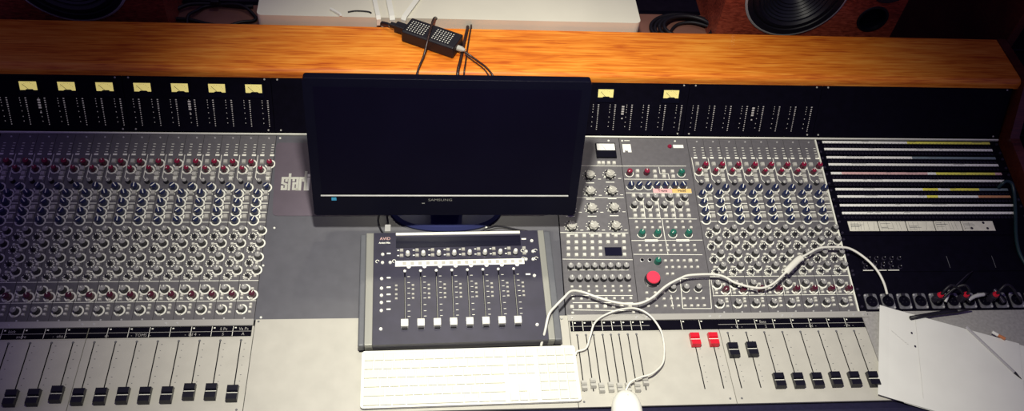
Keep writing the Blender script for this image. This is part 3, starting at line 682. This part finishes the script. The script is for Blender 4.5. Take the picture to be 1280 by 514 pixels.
for k in range(8): b.cyl(.0955 + .0326 * k + .006, .1725, 0, .0010, .0042, .0042, M_rwhite, n=12)

for k in range(8):
    for dx in (-.003, .0135): b.box(.0955 + .0326 * k + dx - .0038, .0955 + .0326 * k + dx + .0038, .1765, .1845, .001, .0014, M_btnd)
b.build('white_legend_bar', am)
am_pad = MB(); am_pad.box(-.0040, .0040, -.0036, .0036, 0, .0026, M_kpale, tap=.0008); pad_me = am_pad.mesh('pad')
am_pad2 = MB(); am_pad2.box(-.0028, .0028, -.0022, .0022, 0, .0020, M_kpale, tap=.0005); pad2_me = am_pad2.mesh('pad')
kb_ = MB(); kb_.lathe(0, 0, [(.0058, 0), (.0052, .004), (.0042, .012, M_white), (.0032, .0145, M_white), (.00001, .0145, M_white)], M_kside, n=16); amk = kb_.mesh('encoder')
cb = MB(); cb.cyl(0, 0, 0, .0022, .0037, .0030, M_white, n=14); cb.cyl(0, 0, .0022, .0024, .0012, .0012, M_kgrey, n=10); amc = cb.mesh('round_button')
sb = MB(); sb.quad(-.0015, .0015, -.1190, 0, .0003, M_black); sb.quad(-.0004, .0006, -.115, -.012, .0004, M_silver); sb.cyl(0, .0025, 0, .0016, .0032, .0028, M_white, n=12); ams = sb.mesh('fader_slot')
fb = MB(); fb.xprism([(-.0085, .001), (-.0075, .008), (-.003, .011), (0, .0095), (.003, .011), (.0080, .008), (.0090, .001)], -.0072, .0072, M_white); fb.box(-.0055, .0055, -.0120, -.0085, 0, .006, M_kside); amf = fb.mesh('fader_cap')
fp = am_body
for k in range(8):
    x = .0932 + .0326 * k
    for j, q in enumerate((.012, .026, .039, .051, .063, .078, .092, .104)): fp.quad(x + .0052, x + .0105, .161 - q - .0005, .161 - q + .0005, .0005, M_print)
    for s in (.213, .2003): fp.quad(x - .0155, x - .0115, s - .0012, s + .0012, .0005, M_print)
text_into(fp, 'AVID', .0520, .2395, .0005, .010, M_rpink, center=True); text_into(fp, 'Artist Mix', .0510, .2305, .0005, .0058, M_white, center=True, bold=.0002)
for (x, s) in ((.0600, .206), (.0600, .1475), (.0600, .125), (.0600, .1085), (.0600, .0925), (.0600, .0745)): fp.quad(x - .004, x + .004, s - .0016, s + .0016, .0005, M_print)
for x, s in ((.354, .1485), (.352, .236)): fp.quad(x - .0110 + .003, x + .002, s - .0018, s + .0018, .0005, M_print)
for x, s in ((.0365, .187), (.071, .187), (.3440, .2065), (.3720, .2065), (.3440, .187), (.3720, .187)): fp.ring(x, s, .0005, .0028, .0040, M_print, 0, 270)
fp.build('body', am)
for k in range(8):
    x = .0932 + .0326 * k
    obj('fader_slot', ams, am, (x, .1600, 0)); obj('fader_cap', amf, am, (x - .0010, .0400, 0)); obj('encoder', amk, am, (x + .0065, .2010, 0))
    for s in (.213, .2003): obj('pad', pad_me, am, (x - .0065, s, 0))
    for s in (.1285, .1190, .1080, .0985): obj('pad', pad2_me, am, (x + .0165, s, 0))
for s in (.213, .2003): obj('pad', pad_me, am, (.0932 + .0326 * 8 - .0065, s, 0))
for s in (.1285, .1190, .1080, .0985): obj('pad', pad2_me, am, (.0755, s, 0))
for x, s in [(.0473, .2040), (.0470, .1840), (.0630, .1840), (.0455, .1455), (.0455, .1230), (.0455, .1065), (.0455, .0900), (.0455, .0718), (.0448, .0308), (.3660, .2310), (.3515, .2045), (.3665, .2045), (.3497, .1850), (.3650, .1850), (.3642, .1448), (.3596, .0306)]:
    obj('round_button', amc, am, (x, s, 0))

# ------------------------------------------------------------------ keyboard
kb = thing('computer_keyboard', 'full-size slim white computer keyboard lying on the pale front plate', 'keyboard', (.4545, -.0935, 0), (math.radians(1.6), 0, math.radians(.75)))
b = MB(); b.prism(rrect(-.2135, .2135, -.0610, .0610, .006), .0045, .0105, M_white); b.build('body', kb, bev=.0015)
for x in (-.15, .15): b = MB(); b.cyl(x, .05, .0000, .0046, .008, .008, M_white); b.cyl(x, -.05, .002, .0046, .006, .006, M_white); b.build('foot', kb)
U = .01838; G = .0016; x0 = -.2135 + .0045; rp = .0190; ytop = .0610 - .0045
lay = [[(15 / 14, 'f')] * 14, [(1, 'k')] * 13 + [(2, 'k')], [(1.5, 'k')] + [(1, 'k')] * 12 + [(1.5, 'k')], [(1.75, 'k')] + [(1, 'k')] * 11 + [(2.25, 'k')], [(2.25, 'k')] + [(1, 'k')] * 10 + [(2.75, 'k')], [(1.75, 'k'), (1.25, 'k'), (1.5, 'k'), (6, 'k'), (1.5, 'k'), (1.25, 'k'), (1.75, 'k')]]
small = MB(); cnt = 0
def key(x, wu, row, hu=1):
    global cnt
    bx0, bx1 = x0 + x * U + G / 2, x0 + (x + wu) * U - G / 2; y1 = ytop - row * rp - G / 2; y0 = y1 - rp * hu + G
    mb = small if (row == 0 and x < 9.2) else MB()
    cx, cy = (bx0 + bx1) / 2, (y0 + y1) / 2
    if mb is small: mb.box(bx0, bx1, y0, y1, .0106, .0136, M_key, tap=.0005)
    else:
        mb.box(bx0 - cx, bx1 - cx, y0 - cy, y1 - cy, .0106, .0136, M_key, tap=.0005); mb.build('key', kb, loc=(cx, cy, 0))
for r, row in enumerate(lay):
    x = 0
    for wu, _ in row: key(x, wu, r); x += wu
nx = 15.35
for r in (0, 1, 2, 5):
    for k in range(3): key(nx + k, 1, r)
key(nx + 1, 1, 4)
px = 18.7
for r in range(4):
    for k in range(4): key(px + k, 1, r)
for k in range(3): key(px + k, 1, 4)
key(px + 3, 1, 4, 2); key(px, 2, 5); key(px + 2, 1, 5)
o = small.build('key', kb); o['kind'] = 'stuff'

# ------------------------------------------------------------------ mouse and cables
mo = thing('computer_mouse', 'smooth white oval computer mouse at the front edge of the console', 'mouse', (.7545, -.1875, 0), (0, 0, math.radians(-5)))
b = MB(); rings = 12; seg_ = 32; vs = []
for j in range(rings + 1):
    f = j / rings; zz = .003 + .026 * math.sin(f * PI / 2); sc = math.cos(f * PI / 2) ** .55 if f < 1 else 0
    for i in range(seg_):
        a = 2 * PI * i / seg_; vs.append((.0315 * sc * math.copysign(abs(math.cos(a)) ** .85, math.cos(a)), .0570 * sc * math.copysign(abs(math.sin(a)) ** .9, math.sin(a)), zz))
fs = [(j * seg_ + i, j * seg_ + (i + 1) % seg_, (j + 1) * seg_ + (i + 1) % seg_, (j + 1) * seg_ + i) for j in range(rings) for i in range(seg_)] + [tuple(reversed(range(seg_)))]
b.add(vs, fs, M_white); b.build('shell', mo, smooth=True)
b = MB(); b.cyl(0, .036, .020, .0262, .0034, .0022, M_btnd, n=12); b.build('scroll_ball', mo, smooth=True)
b = MB(); b.cyl(0, 0, .0002, .0031, .02, .02, M_print, n=20); b.build('foot', mo)
mc = [(.6690, -.0480, .006), (.6725, -.0414, .007), (.6915, -.0344, .008), (.7029, -.0083, .010), (.7148, .0203, .014), K3(.739, -.031, .015), K3(.7747, -.0187, .0165), K3(.8093, -.0173, .0165), (.8349, .038, .014), (.8522, .0084, .010), (.8556, -.0204, .008), (.8523, -.0485, .008), (.8424, -.076, .010), (.8171, -.099, .015), (.7912, -.1073, .0155), (.7701, -.1175, .0155), (.7588, -.1325, .010)]
b = MB(); b.tube(mc, .0021, M_cable, sub=8)
tag(b.build('mouse_cable', smooth=True), 'thin white cable curving from the keyboard round to the mouse', 'cable')
kc = [(.5985, -.0300, .012), (.6060, -.010, .035), (.6150, .020, .050)] + [K3(.6312, -.0366 + .012, .050), K3(.6505, -.0043, .046), K3(.6700, .0157, .036)] + [K3(x, s, .026) for x, s in [(.6955, .0179), (.7236, .0065), (.7566, -.0049), (.7902, -.0108), (.8162, -.0093), (.8438, .0033), (.879, .0311), (.9114, .0478), (.9338, .0553), (.9839, .0568), (1.0096, .0508), (1.0336, .0353), (1.076, .0234), (1.1035, .027), (1.1283, .0421), (1.1572, .067), (1.1843, .0904), (1.216, .1082), (1.243, .1201), (1.2807, .1219), (1.3115, .1177), (1.3394, .0954), (1.3594, .0655)]] + [K3(1.3698, .036, .022), K3(1.3760, .0120, .012)]
t = thing('keyboard_cable', 'long white cable snaking from the keyboard over the knobs to the socket row', 'cable')
b = MB(); b.tube(kc, .0027, M_cable, sub=8); b.build('cord', t, smooth=True)
b = MB(); b.tube([K3(1.150, .0605, .026), K3(1.1572, .067, .026), K3(1.1843, .0904, .026), K3(1.195, .096, .026)], .0078, M_cable, rz=.005); b.build('joined_plugs', t, smooth=True)

# black leads round the monitor base
t = thing('usb_cable', 'short black cable with a silver plug entering the back of the fader controller', 'cable')
b = MB(); b.tube([K3(.2850, .1800, .020), K3(.2845, .1960, .020), K3(.2824, .2191, .024), K3(.283, .30, .020)], .0018, M_rubber); b.build('cord', t, smooth=True)
b = MB(); q = K3(.2850, .176, .020); b.box(q[0] - .006, q[0] + .006, q[1] - .010, q[1] + .008, q[2] - .003, q[2] + .003, M_metal); b.build('plug', t)
b = MB(); b.tube([K3(.2670, .30, .004), K3(.2653, .23, .004), K3(.2633, .207, .004), K3(.2680, .185, .004), K3(.275, .172, .004)], .0018, M_rubber)
tag(b.build('thin_cable', smooth=True), 'thin black cable curling down left of the silver plug', 'cable')
b = MB(); b.tube([K3(.4850, .1700, .014), K3(.5050, .1790, .016), K3(.5292, .1850, .012), K3(.5645, .1803, .006), K3(.5909, .1768, .004)], .0019, M_rubber)
tag(b.build('thin_cable', smooth=True), 'thin black cable lying between the monitor base and the controller, right side', 'cable')

# ------------------------------------------------------------------ papers and pens
def sheet(name, label, cx, cy, z, rot, w_=.297, d_=.226):
    b = MB(); n = 14; vs = []
    for j in range(n + 1):
        for i in range(n + 1):
            x = w_ * i / n; y = -d_ * j / n; zz = .0012 * math.sin(x * 14) * math.sin(y * 11) + .0012
            if i == 0: zz += .001
            vs.append((x, y, zz + .0004)); 
    m = len(vs); vs += [(x, y, z_ - .0004) for x, y, z_ in vs]
    q = lambda i, j: j * (n + 1) + i
    fs = [(q(i, j + 1), q(i + 1, j + 1), q(i + 1, j), q(i, j)) for i in range(n) for j in range(n)]; fs += [tuple(m + v for v in reversed(f)) for f in fs]
    for i in range(n): fs += [(q(i, 0), q(i + 1, 0), m + q(i + 1, 0), m + q(i, 0)), (q(i + 1, n), q(i, n), m + q(i, n), m + q(i + 1, n)), (q(0, i + 1), q(0, i), m + q(0, i), m + q(0, i + 1)), (q(n, i), q(n, i + 1), m + q(n, i + 1), m + q(n, i))]
    b.add(vs, fs, M_paper)
    if name == 'top':
        for q_ in ((.068, -.052), (.075, -.084)): b.ring(q_[0], q_[1], .0042, .0001, .0022, M_ink)
        b.line((.075, -.001), (.090, -.205), .0006, .0042, M_btn)
        for k in range(9): a = .3 * k; b.line((.025 + .004 * k, -.060 - .003 * k), (.029 + .004 * k, -.063 - .0025 * k), .0005, .0042, M_btn)
    return tag(b.build('paper_sheet', loc=(cx, cy, z), rot=(0, 0, rot)), label, 'paper', 'loose white papers')
sheet('under', 'lower white paper sheet, reaching past the right edge of the one above', 1.402, .0415, .0040, math.radians(-19.9))
sheet('top', 'top white paper sheet beside the faders, with two punched holes', 1.352, .0600, .0070, math.radians(-19.9))
sheet('under2', 'white paper sheet nearest the bottom right corner, under the silver pencil', 1.512, .0015, .0010, math.radians(-19.9))
b = MB(); b.tube([(1.4079, .0240, .0125), (1.47, .0345, .0125), (1.52, .0400, .0125)], .0045, M_rubber, sub=2); b.tube([(1.52, .0400, .0125), (1.5557, .0440, .0125)], lambda f: .0045 - .0025 * f, M_rubber, sub=2)
tag(b.build('marker_pen', smooth=True), 'black pen lying across the top edge of the papers', 'pen')
t = thing('silver_pencil', 'long silver pencil lying on the papers, dark point toward the corner', 'pencil')
A = Vector((1.5271, .0004, .0105)); B = Vector((1.5967, -.1263, .0105)); D = (B - A).normalized()
b = MB(); b.tube([A, B - D * .018], .0032, M_silp, sub=1, n=6); b.build('barrel', t)
b = MB(); b.tube([B - D * .018, B], lambda f: .0032 - .0027 * f, M_kside, sub=1, n=8); b.build('point', t)
t = thing('chalk_stub', 'short white stub with an orange end on the grey plate beside the papers', 'stub')
b = MB(); b.tube([(1.580, -.0130, .0115), (1.590, -.0215, .0115)], .0036, M_white, sub=1); b.build('barrel', t, smooth=False)
b = MB(); b.tube([(1.590, -.0215, .0115), (1.602, -.0310, .0115)], .0034, M_oran, sub=1); b.build('tip', t)

# ------------------------------------------------------------------ on and behind the wooden rail
WZ = .2127
psu = thing('power_adapter', 'black vented power adapter lying askew on the wooden rail', 'power adapter', (.382, .6610, WZ), (0, 0, math.radians(-26)))
b = MB(); b.box(-.066, .066, -.028, .028, .0005, .032, M_rubber); b.build('case', psu, bev=.004)
b = MB()
for cx in (-.036, .027):
    for i in range(7):
        for j in range(6): b.quad(cx - .021 + i * .0066, cx - .0184 + i * .0066, -.0185 + j * .0066, -.0160 + j * .0066, .0324, M_print)
o = b.build('vent_holes', psu); o['label'] = 'two patches of pale vent holes'
b = MB(); b.lathe(0, 0, [(.0001, 0), (.007, .001), (.0065, .012), (.003, .020)], M_btnd, n=12); b.build('strain_relief', psu, loc=(.0645, -.004, .016), rot=(0, PI / 2, 0))
b = MB(); b.box(-.094, -.066, -.010, .010, .006, .024, M_rubber); b.box(-.108, -.094, -.006, .006, .010, .020, M_rubber); b.build('plug', psu, bev=.002)
R_ = math.radians(-26)
def cabl(name, label, pts, r, m, cat='cable', grp=None):
    b = MB(); b.tube(pts, r, m, sub=8); return tag(b.build(name, smooth=True), label, cat, grp)
cabl('mains_cable', 'black mains cord leaving the left end of the power adapter', [(.283, .707, WZ + .015), (.272, .716, WZ + .012), (.262, .722, WZ + .006), (.255, .7250, .19), (.25, .727, .14)], .0035, M_rubber)
cabl('draped_cord', 'dark cord looped over the middle of the power adapter', [(.398, .745, .19), (.392, .728, .232), (.385, .700, .2525), (.379, .672, .2515), (.372, .636, .2465), (.362, .605, .222), (.352, .575, .2158), (.346, .552, .205), (.345, .542, .17)], .0028, M_brownc)
cabl('draped_cord', 'thick dark cord crossing the rail just right of the power adapter', [(.468, .727, .15), (.4665, .7230, .21), (.464, .705, .217), (.455, .655, .217), (.446, .600, .217), (.440, .570, .217), (.438, .553, .205), (.437, .544, .17)], .0038, M_brownc)
cabl('draped_cord', 'thin reddish cord crossing the rail, rightmost of the straight pair', [(.476, .727, .15), (.4750, .7240, .215), (.472, .705, .2165), (.463, .640, .2165), (.457, .590, .2165), (.453, .560, .2150), (.452, .544, .17)], .0020, M_brownc)
cabl('output_cord', 'thin cord curving from the right end of the adapter behind the monitor', [(.456, .6190, .2260), (.472, .610, .2190), (.4885, .595, .2165), (.505, .575, .2165), (.520, .553, .208), (.527, .542, .17)], .0022, M_brownc)
cabl('output_cord', 'second thin cord beside the curving output cord of the adapter', [(.4565, .6165, .2225), (.470, .604, .2170), (.4850, .588, .2160), (.500, .569, .2160), (.513, .550, .205), (.517, .542, .17)], .0014, M_brownc)

# shelf, foam slab, cables, speakers
b = MB(); b.box(-.80, 1.590, .7215, .93, .075, .10, M_shelf); b.box(-.80, 1.590, .9305, .945, .070, .1000, M_black)
for x in (-.7, .3, 1.5): b.box(x, x + .03, .75, .90, -.80, .075, M_black)
tag(b.build('rear_shelf'), 'brown shelf with black rear edge running behind the wooden rail', 'shelf')
b = MB(); n = 24
def slab(): 
    pts = rrect(-.022, .884, .727, 1.16, .012, 4)
    b.prism(pts, .1005, .232, M_foam)
slab(); o = b.build('foam_slab', bev=.006); tag(o, 'large cream-white foam slab behind the wooden rail', 'slab')
for k, (a, c, w_) in enumerate((((.2441, .80), (.2566, .7275), .0052), ((.2779, .80), (.2885, .7275), .0062), ((.3500, .80), (.318, .7275), .0060))):
    A = Vector((a[0], a[1], .2365)); B = Vector((c[0], c[1], .2365)); d = (B - A).normalized(); nn = Vector((-d.y, d.x, 0)) * w_
    b = MB(); A2 = A - d * .17; E_ = B + d * .008; low = Vector((E_.x, E_.y - .0005, .2145))
    P4 = [A2, B, E_ + Vector((0, 0, -.006)), low]
    vs = []
    for p in P4: vs += [p - nn, p + nn]
    vs2 = [v + Vector((0, -.0005, .0018)) for v in vs]
    b.add(vs2 + vs, [(2 * i, 2 * i + 2, 2 * i + 3, 2 * i + 1) for i in range(3)] + [(8 + 2 * i + 1, 8 + 2 * i + 3, 8 + 2 * i + 2, 8 + 2 * i) for i in range(3)] + [(2 * i, 8 + 2 * i, 8 + 2 * i + 2, 2 * i + 2) for i in range(3)] + [(2 * i + 1, 2 * i + 3, 8 + 2 * i + 3, 8 + 2 * i + 1) for i in range(3)] + [(0, 1, 9, 8), (6, 14, 15, 7)], M_strap)
    tag(b.build('white_strap'), ('white strap over the foam slab, leftmost of the three', 'white strap over the foam slab, middle of the three', 'slanted white strap over the foam slab, right beside the power adapter')[k], 'strap', 'white straps on the foam slab')
b = MB(); b.tube([(.1450, .752, .2350), (.168, .7330, .2350), (.1700, .7265, .2330)], .0036, M_strap, sub=2)
tag(b.build('white_stick'), 'thin white stick on the foam slab left of the straps', 'stick')
b = MB(); b.tube([(.186, .742, .2340), (.205, .747, .2340), (.232, .745, .2340), (.240, .740, .2340)], .0018, M_rubber)
tag(b.build('thin_cable', smooth=True), 'bit of thin black cable on the foam slab beside the straps', 'cable')

def coil(label, parts):
    t = thing('cable_coil', label, 'cable coil')
    for pts, r in parts:
        b = MB(); b.tube([(x, y, z) for x, y, z in pts], r, M_rubber, sub=8); b.build('loop', t, smooth=True)
    return t
coil('loose black cables lying on the shelf beside the left speaker', [
    ([(-.33, .845, .107), (-.2794, .8667, .110), (-.2302, .9100, .112), (-.1631, .9200, .108), (-.1023, .9160, .106), (-.07, .918, .106)], .0052),
    ([(-.30, .850, .108), (-.2777, .8574, .108), (-.2204, .8574, .108), (-.160, .842, .105), (-.093, .835, .105), (-.045, .838, .105)], .0050),
    ([(-.2130, .810, .1035), (-.2204, .8594, .114), (-.205, .890, .110), (-.1774, .9160, .106), (-.1023, .9120, .114), (-.0618, .8805, .106), (-.062, .862, .105), (-.093, .8481, .110), (-.14, .828, .104)], .0042)])
b = MB(); b.box(-.172, -.150, .905, .925, .1165, .128, M_rubber); tag(b.build('cable_tie_block', bev=.003), 'small black block clipped on the left loose cables', 'clip')
t = thing('black_tube', 'black tube with a pale stripe lying at the foot of the left speaker', 'tube')
b = MB(); b.tube([(-.345, .780, .112), (-.240, .823, .112)], .012, M_rubber, sub=1, n=12); b.build('body', t)
b = MB(); b.tube([(-.325, .787, .124), (-.268, .8105, .124)], .0014, M_metal, sub=1, n=6); b.build('stripe', t)
parts = []
for k in range(5):
    cx, cy = 1.045 + .004 * (k % 3), .862 - .004 * k; rx, ry = .088 - .006 * k, .062 - .004 * k; z = .1055 + .0085 * (k // 2) + .001 * k
    parts.append(([(cx + rx * math.cos(a * PI / 8 + k), cy + ry * math.sin(a * PI / 8 + k) , z) for a in range(17)], .0052))
parts.append(([(1.0, .80, .104), (1.005, .845, .104), (1.03, .880, .106), (1.07, .885, .112), (1.11, .862, .118)], .0042))
coil('thick coil of black cable on the shelf beside the right speaker', parts)
b = MB(); b.tube([(1.094, .776, .1130), (1.132, .760, .1130)], .0105, M_rubber, sub=1, n=12); b.tube([(1.098, .7730, .1236), (1.118, .7645, .1236)], .0015, M_metal, sub=1, n=6)
tag(b.build('cable_connector'), 'black connector with a bright stripe at the foot of the right speaker', 'plug')

def speaker(x0, x1, wx, wz, R, px_, label):
    t = thing('studio_speaker', label, 'speaker', ((x0 + x1) / 2, .92, .1005), (0, 0, 0), 'speakers behind the console'); xc = (x0 + x1) / 2
    b = MB(); a0, a1 = x0 - xc, x1 - xc; H_ = .36
    b.add([(a0, -.12, 0), (a1, -.12, 0), (a1, .12, 0), (a0, .12, 0), (a0, -.12, H_), (a1, -.12, H_), (a1, .12, H_), (a0, .12, H_)], [(3, 2, 1, 0), (4, 5, 6, 7), (1, 2, 6, 5), (2, 3, 7, 6), (3, 0, 4, 7)], M_spkwood)
    def cell(xa, xb, za, zb, cx, cz_, R):
        n = 48; vs = []; C_ = []
        ang = sorted(set([2 * PI * i / n for i in range(n)] + [math.atan2(z - cz_, x - cx) % (2 * PI) for x in (xa, xb) for z in (za, zb)]))
        for a in ang:
            c, s_ = math.cos(a), math.sin(a); T = []
            if c > 1e-9: T.append((xb - cx) / c)
            if c < -1e-9: T.append((xa - cx) / c)
            if s_ > 1e-9: T.append((zb - cz_) / s_)
            if s_ < -1e-9: T.append((za - cz_) / s_)
            q = min(T); vs += [(cx + R * c, -.12, cz_ + R * s_), (cx + q * c, -.12, cz_ + q * s_)]
        m_ = len(ang); b.add(vs, [(2 * i, 2 * ((i + 1) % m_), 2 * ((i + 1) % m_) + 1, 2 * i + 1) for i in range(m_)], M_spkwood)
    wl, wr = wx - xc - R * 1.06, wx - xc + R * 1.06
    if px_ > wx: cols = (a0, wr, wr, a1)
    else: cols = (wl, a1, a0, wl)
    cell(cols[0], cols[1], 0, H_, wx - xc, wz - .1005, R * .995)
    cell(cols[2], cols[3], 0, .150, px_ - xc, .1025, .037); cell(cols[2], cols[3], .150, H_, px_ + .012 - xc, .2045, .047)
    b.build('cabinet', t)
    def drv(name, x, z, R, prof):
        b = MB(); b.lathe(x - xc, -.1205, [(R * r, d) if m is None else (R * r, d, m) for r, d, m in prof], M_cone, n=48, axis='y')
        b.v = [(vx, vy, vz + z - .1005) for vx, vy, vz in b.v]; return b.build(name, t, smooth=True)
    drv('woofer_ring', wx, wz, R, [(1.03, -.001, M_dwood), (1.03, .003, M_dwood), (1.0, .005, M_metal), (.985, .005, M_metal), (.975, .004, M_rubber), (.88, .003, M_rubber), (.86, -.001, M_rubber)])
    prof = [(.86, .0, M_rubber), (.82, .004, M_rubber), (.76, .004, M_rubber), (.72, -.002, M_rubber)]
    r = .70
    for k in range(6): prof += [(r, -.003 - k * .0035, M_cone), (r - .03, -.0015 - k * .0035, M_cone)]; r -= .062
    prof += [(.30, -.028, M_cone), (.26, -.026, M_rubber), (.15, -.019, M_rubber), (.0001, -.017, M_rubber)]
    drv('woofer_cone', wx, wz, R, prof)
    drv('port', px_, .203, .036, [(1.12, .0, M_dwood), (1.1, .002, M_rubber), (.95, .002, M_rubber), (.85, -.004, M_black), (.84, -.02, M_black), (.0001, -.02, M_black)])
    drv('tweeter', px_ + .012, .305, .048, [(1.06, .0, M_rubber), (1.04, .003, M_metal), (.98, .003, M_rubber), (.6, .001, M_rubber), (.5, .002, M_rubber), (.45, .006, M_cone), (.25, .012, M_cone), (.0001, .014, M_cone)])
speaker(1.106, 1.576, 1.283, .276, .127, 1.506, 'red-brown wooden studio speaker at the top right, woofer and round port showing')
speaker(-.715, -.249, -.447, .279, .130, -.66, 'dark wooden studio speaker at the top left, only its woofer showing')

# rack standing at the right end
t = thing('equipment_rack', 'dark wooden rack with black fronts standing past the right end of the console', 'rack', (2.06, .95, -.80))
b = MB(); b.box(-.23, -.205, -.235, .25, 0, 1.55, M_dwood); b.box(.205, .23, -.235, .25, 0, 1.55, M_dwood); b.box(-.2045, .2045, -.235, .25, 1.52, 1.55, M_dwood); b.box(-.2045, .2045, .23, .25, 0, 1.52, M_black); b.build('frame', t, bev=.003)
for k in range(9):
    b = MB(); z = .55 + k * .105; b.box(-.203, .203, -.225, .20, z, z + .100, M_black)
    b.box(-.198, .198, -.2275, -.2252, z + .004, z + .006, M_hole)
    o = b.build('rack_unit', t)
    for q in range(5):
        c = MB(); c.lathe(0, 0, [(.0085, 0), (.0075, .012), (.0001, .012)], M_hole, n=12); c.build('rack_knob', o, loc=(-.17 + .08 * q, -.2255, z + .05), rot=(PI / 2, 0, 0))
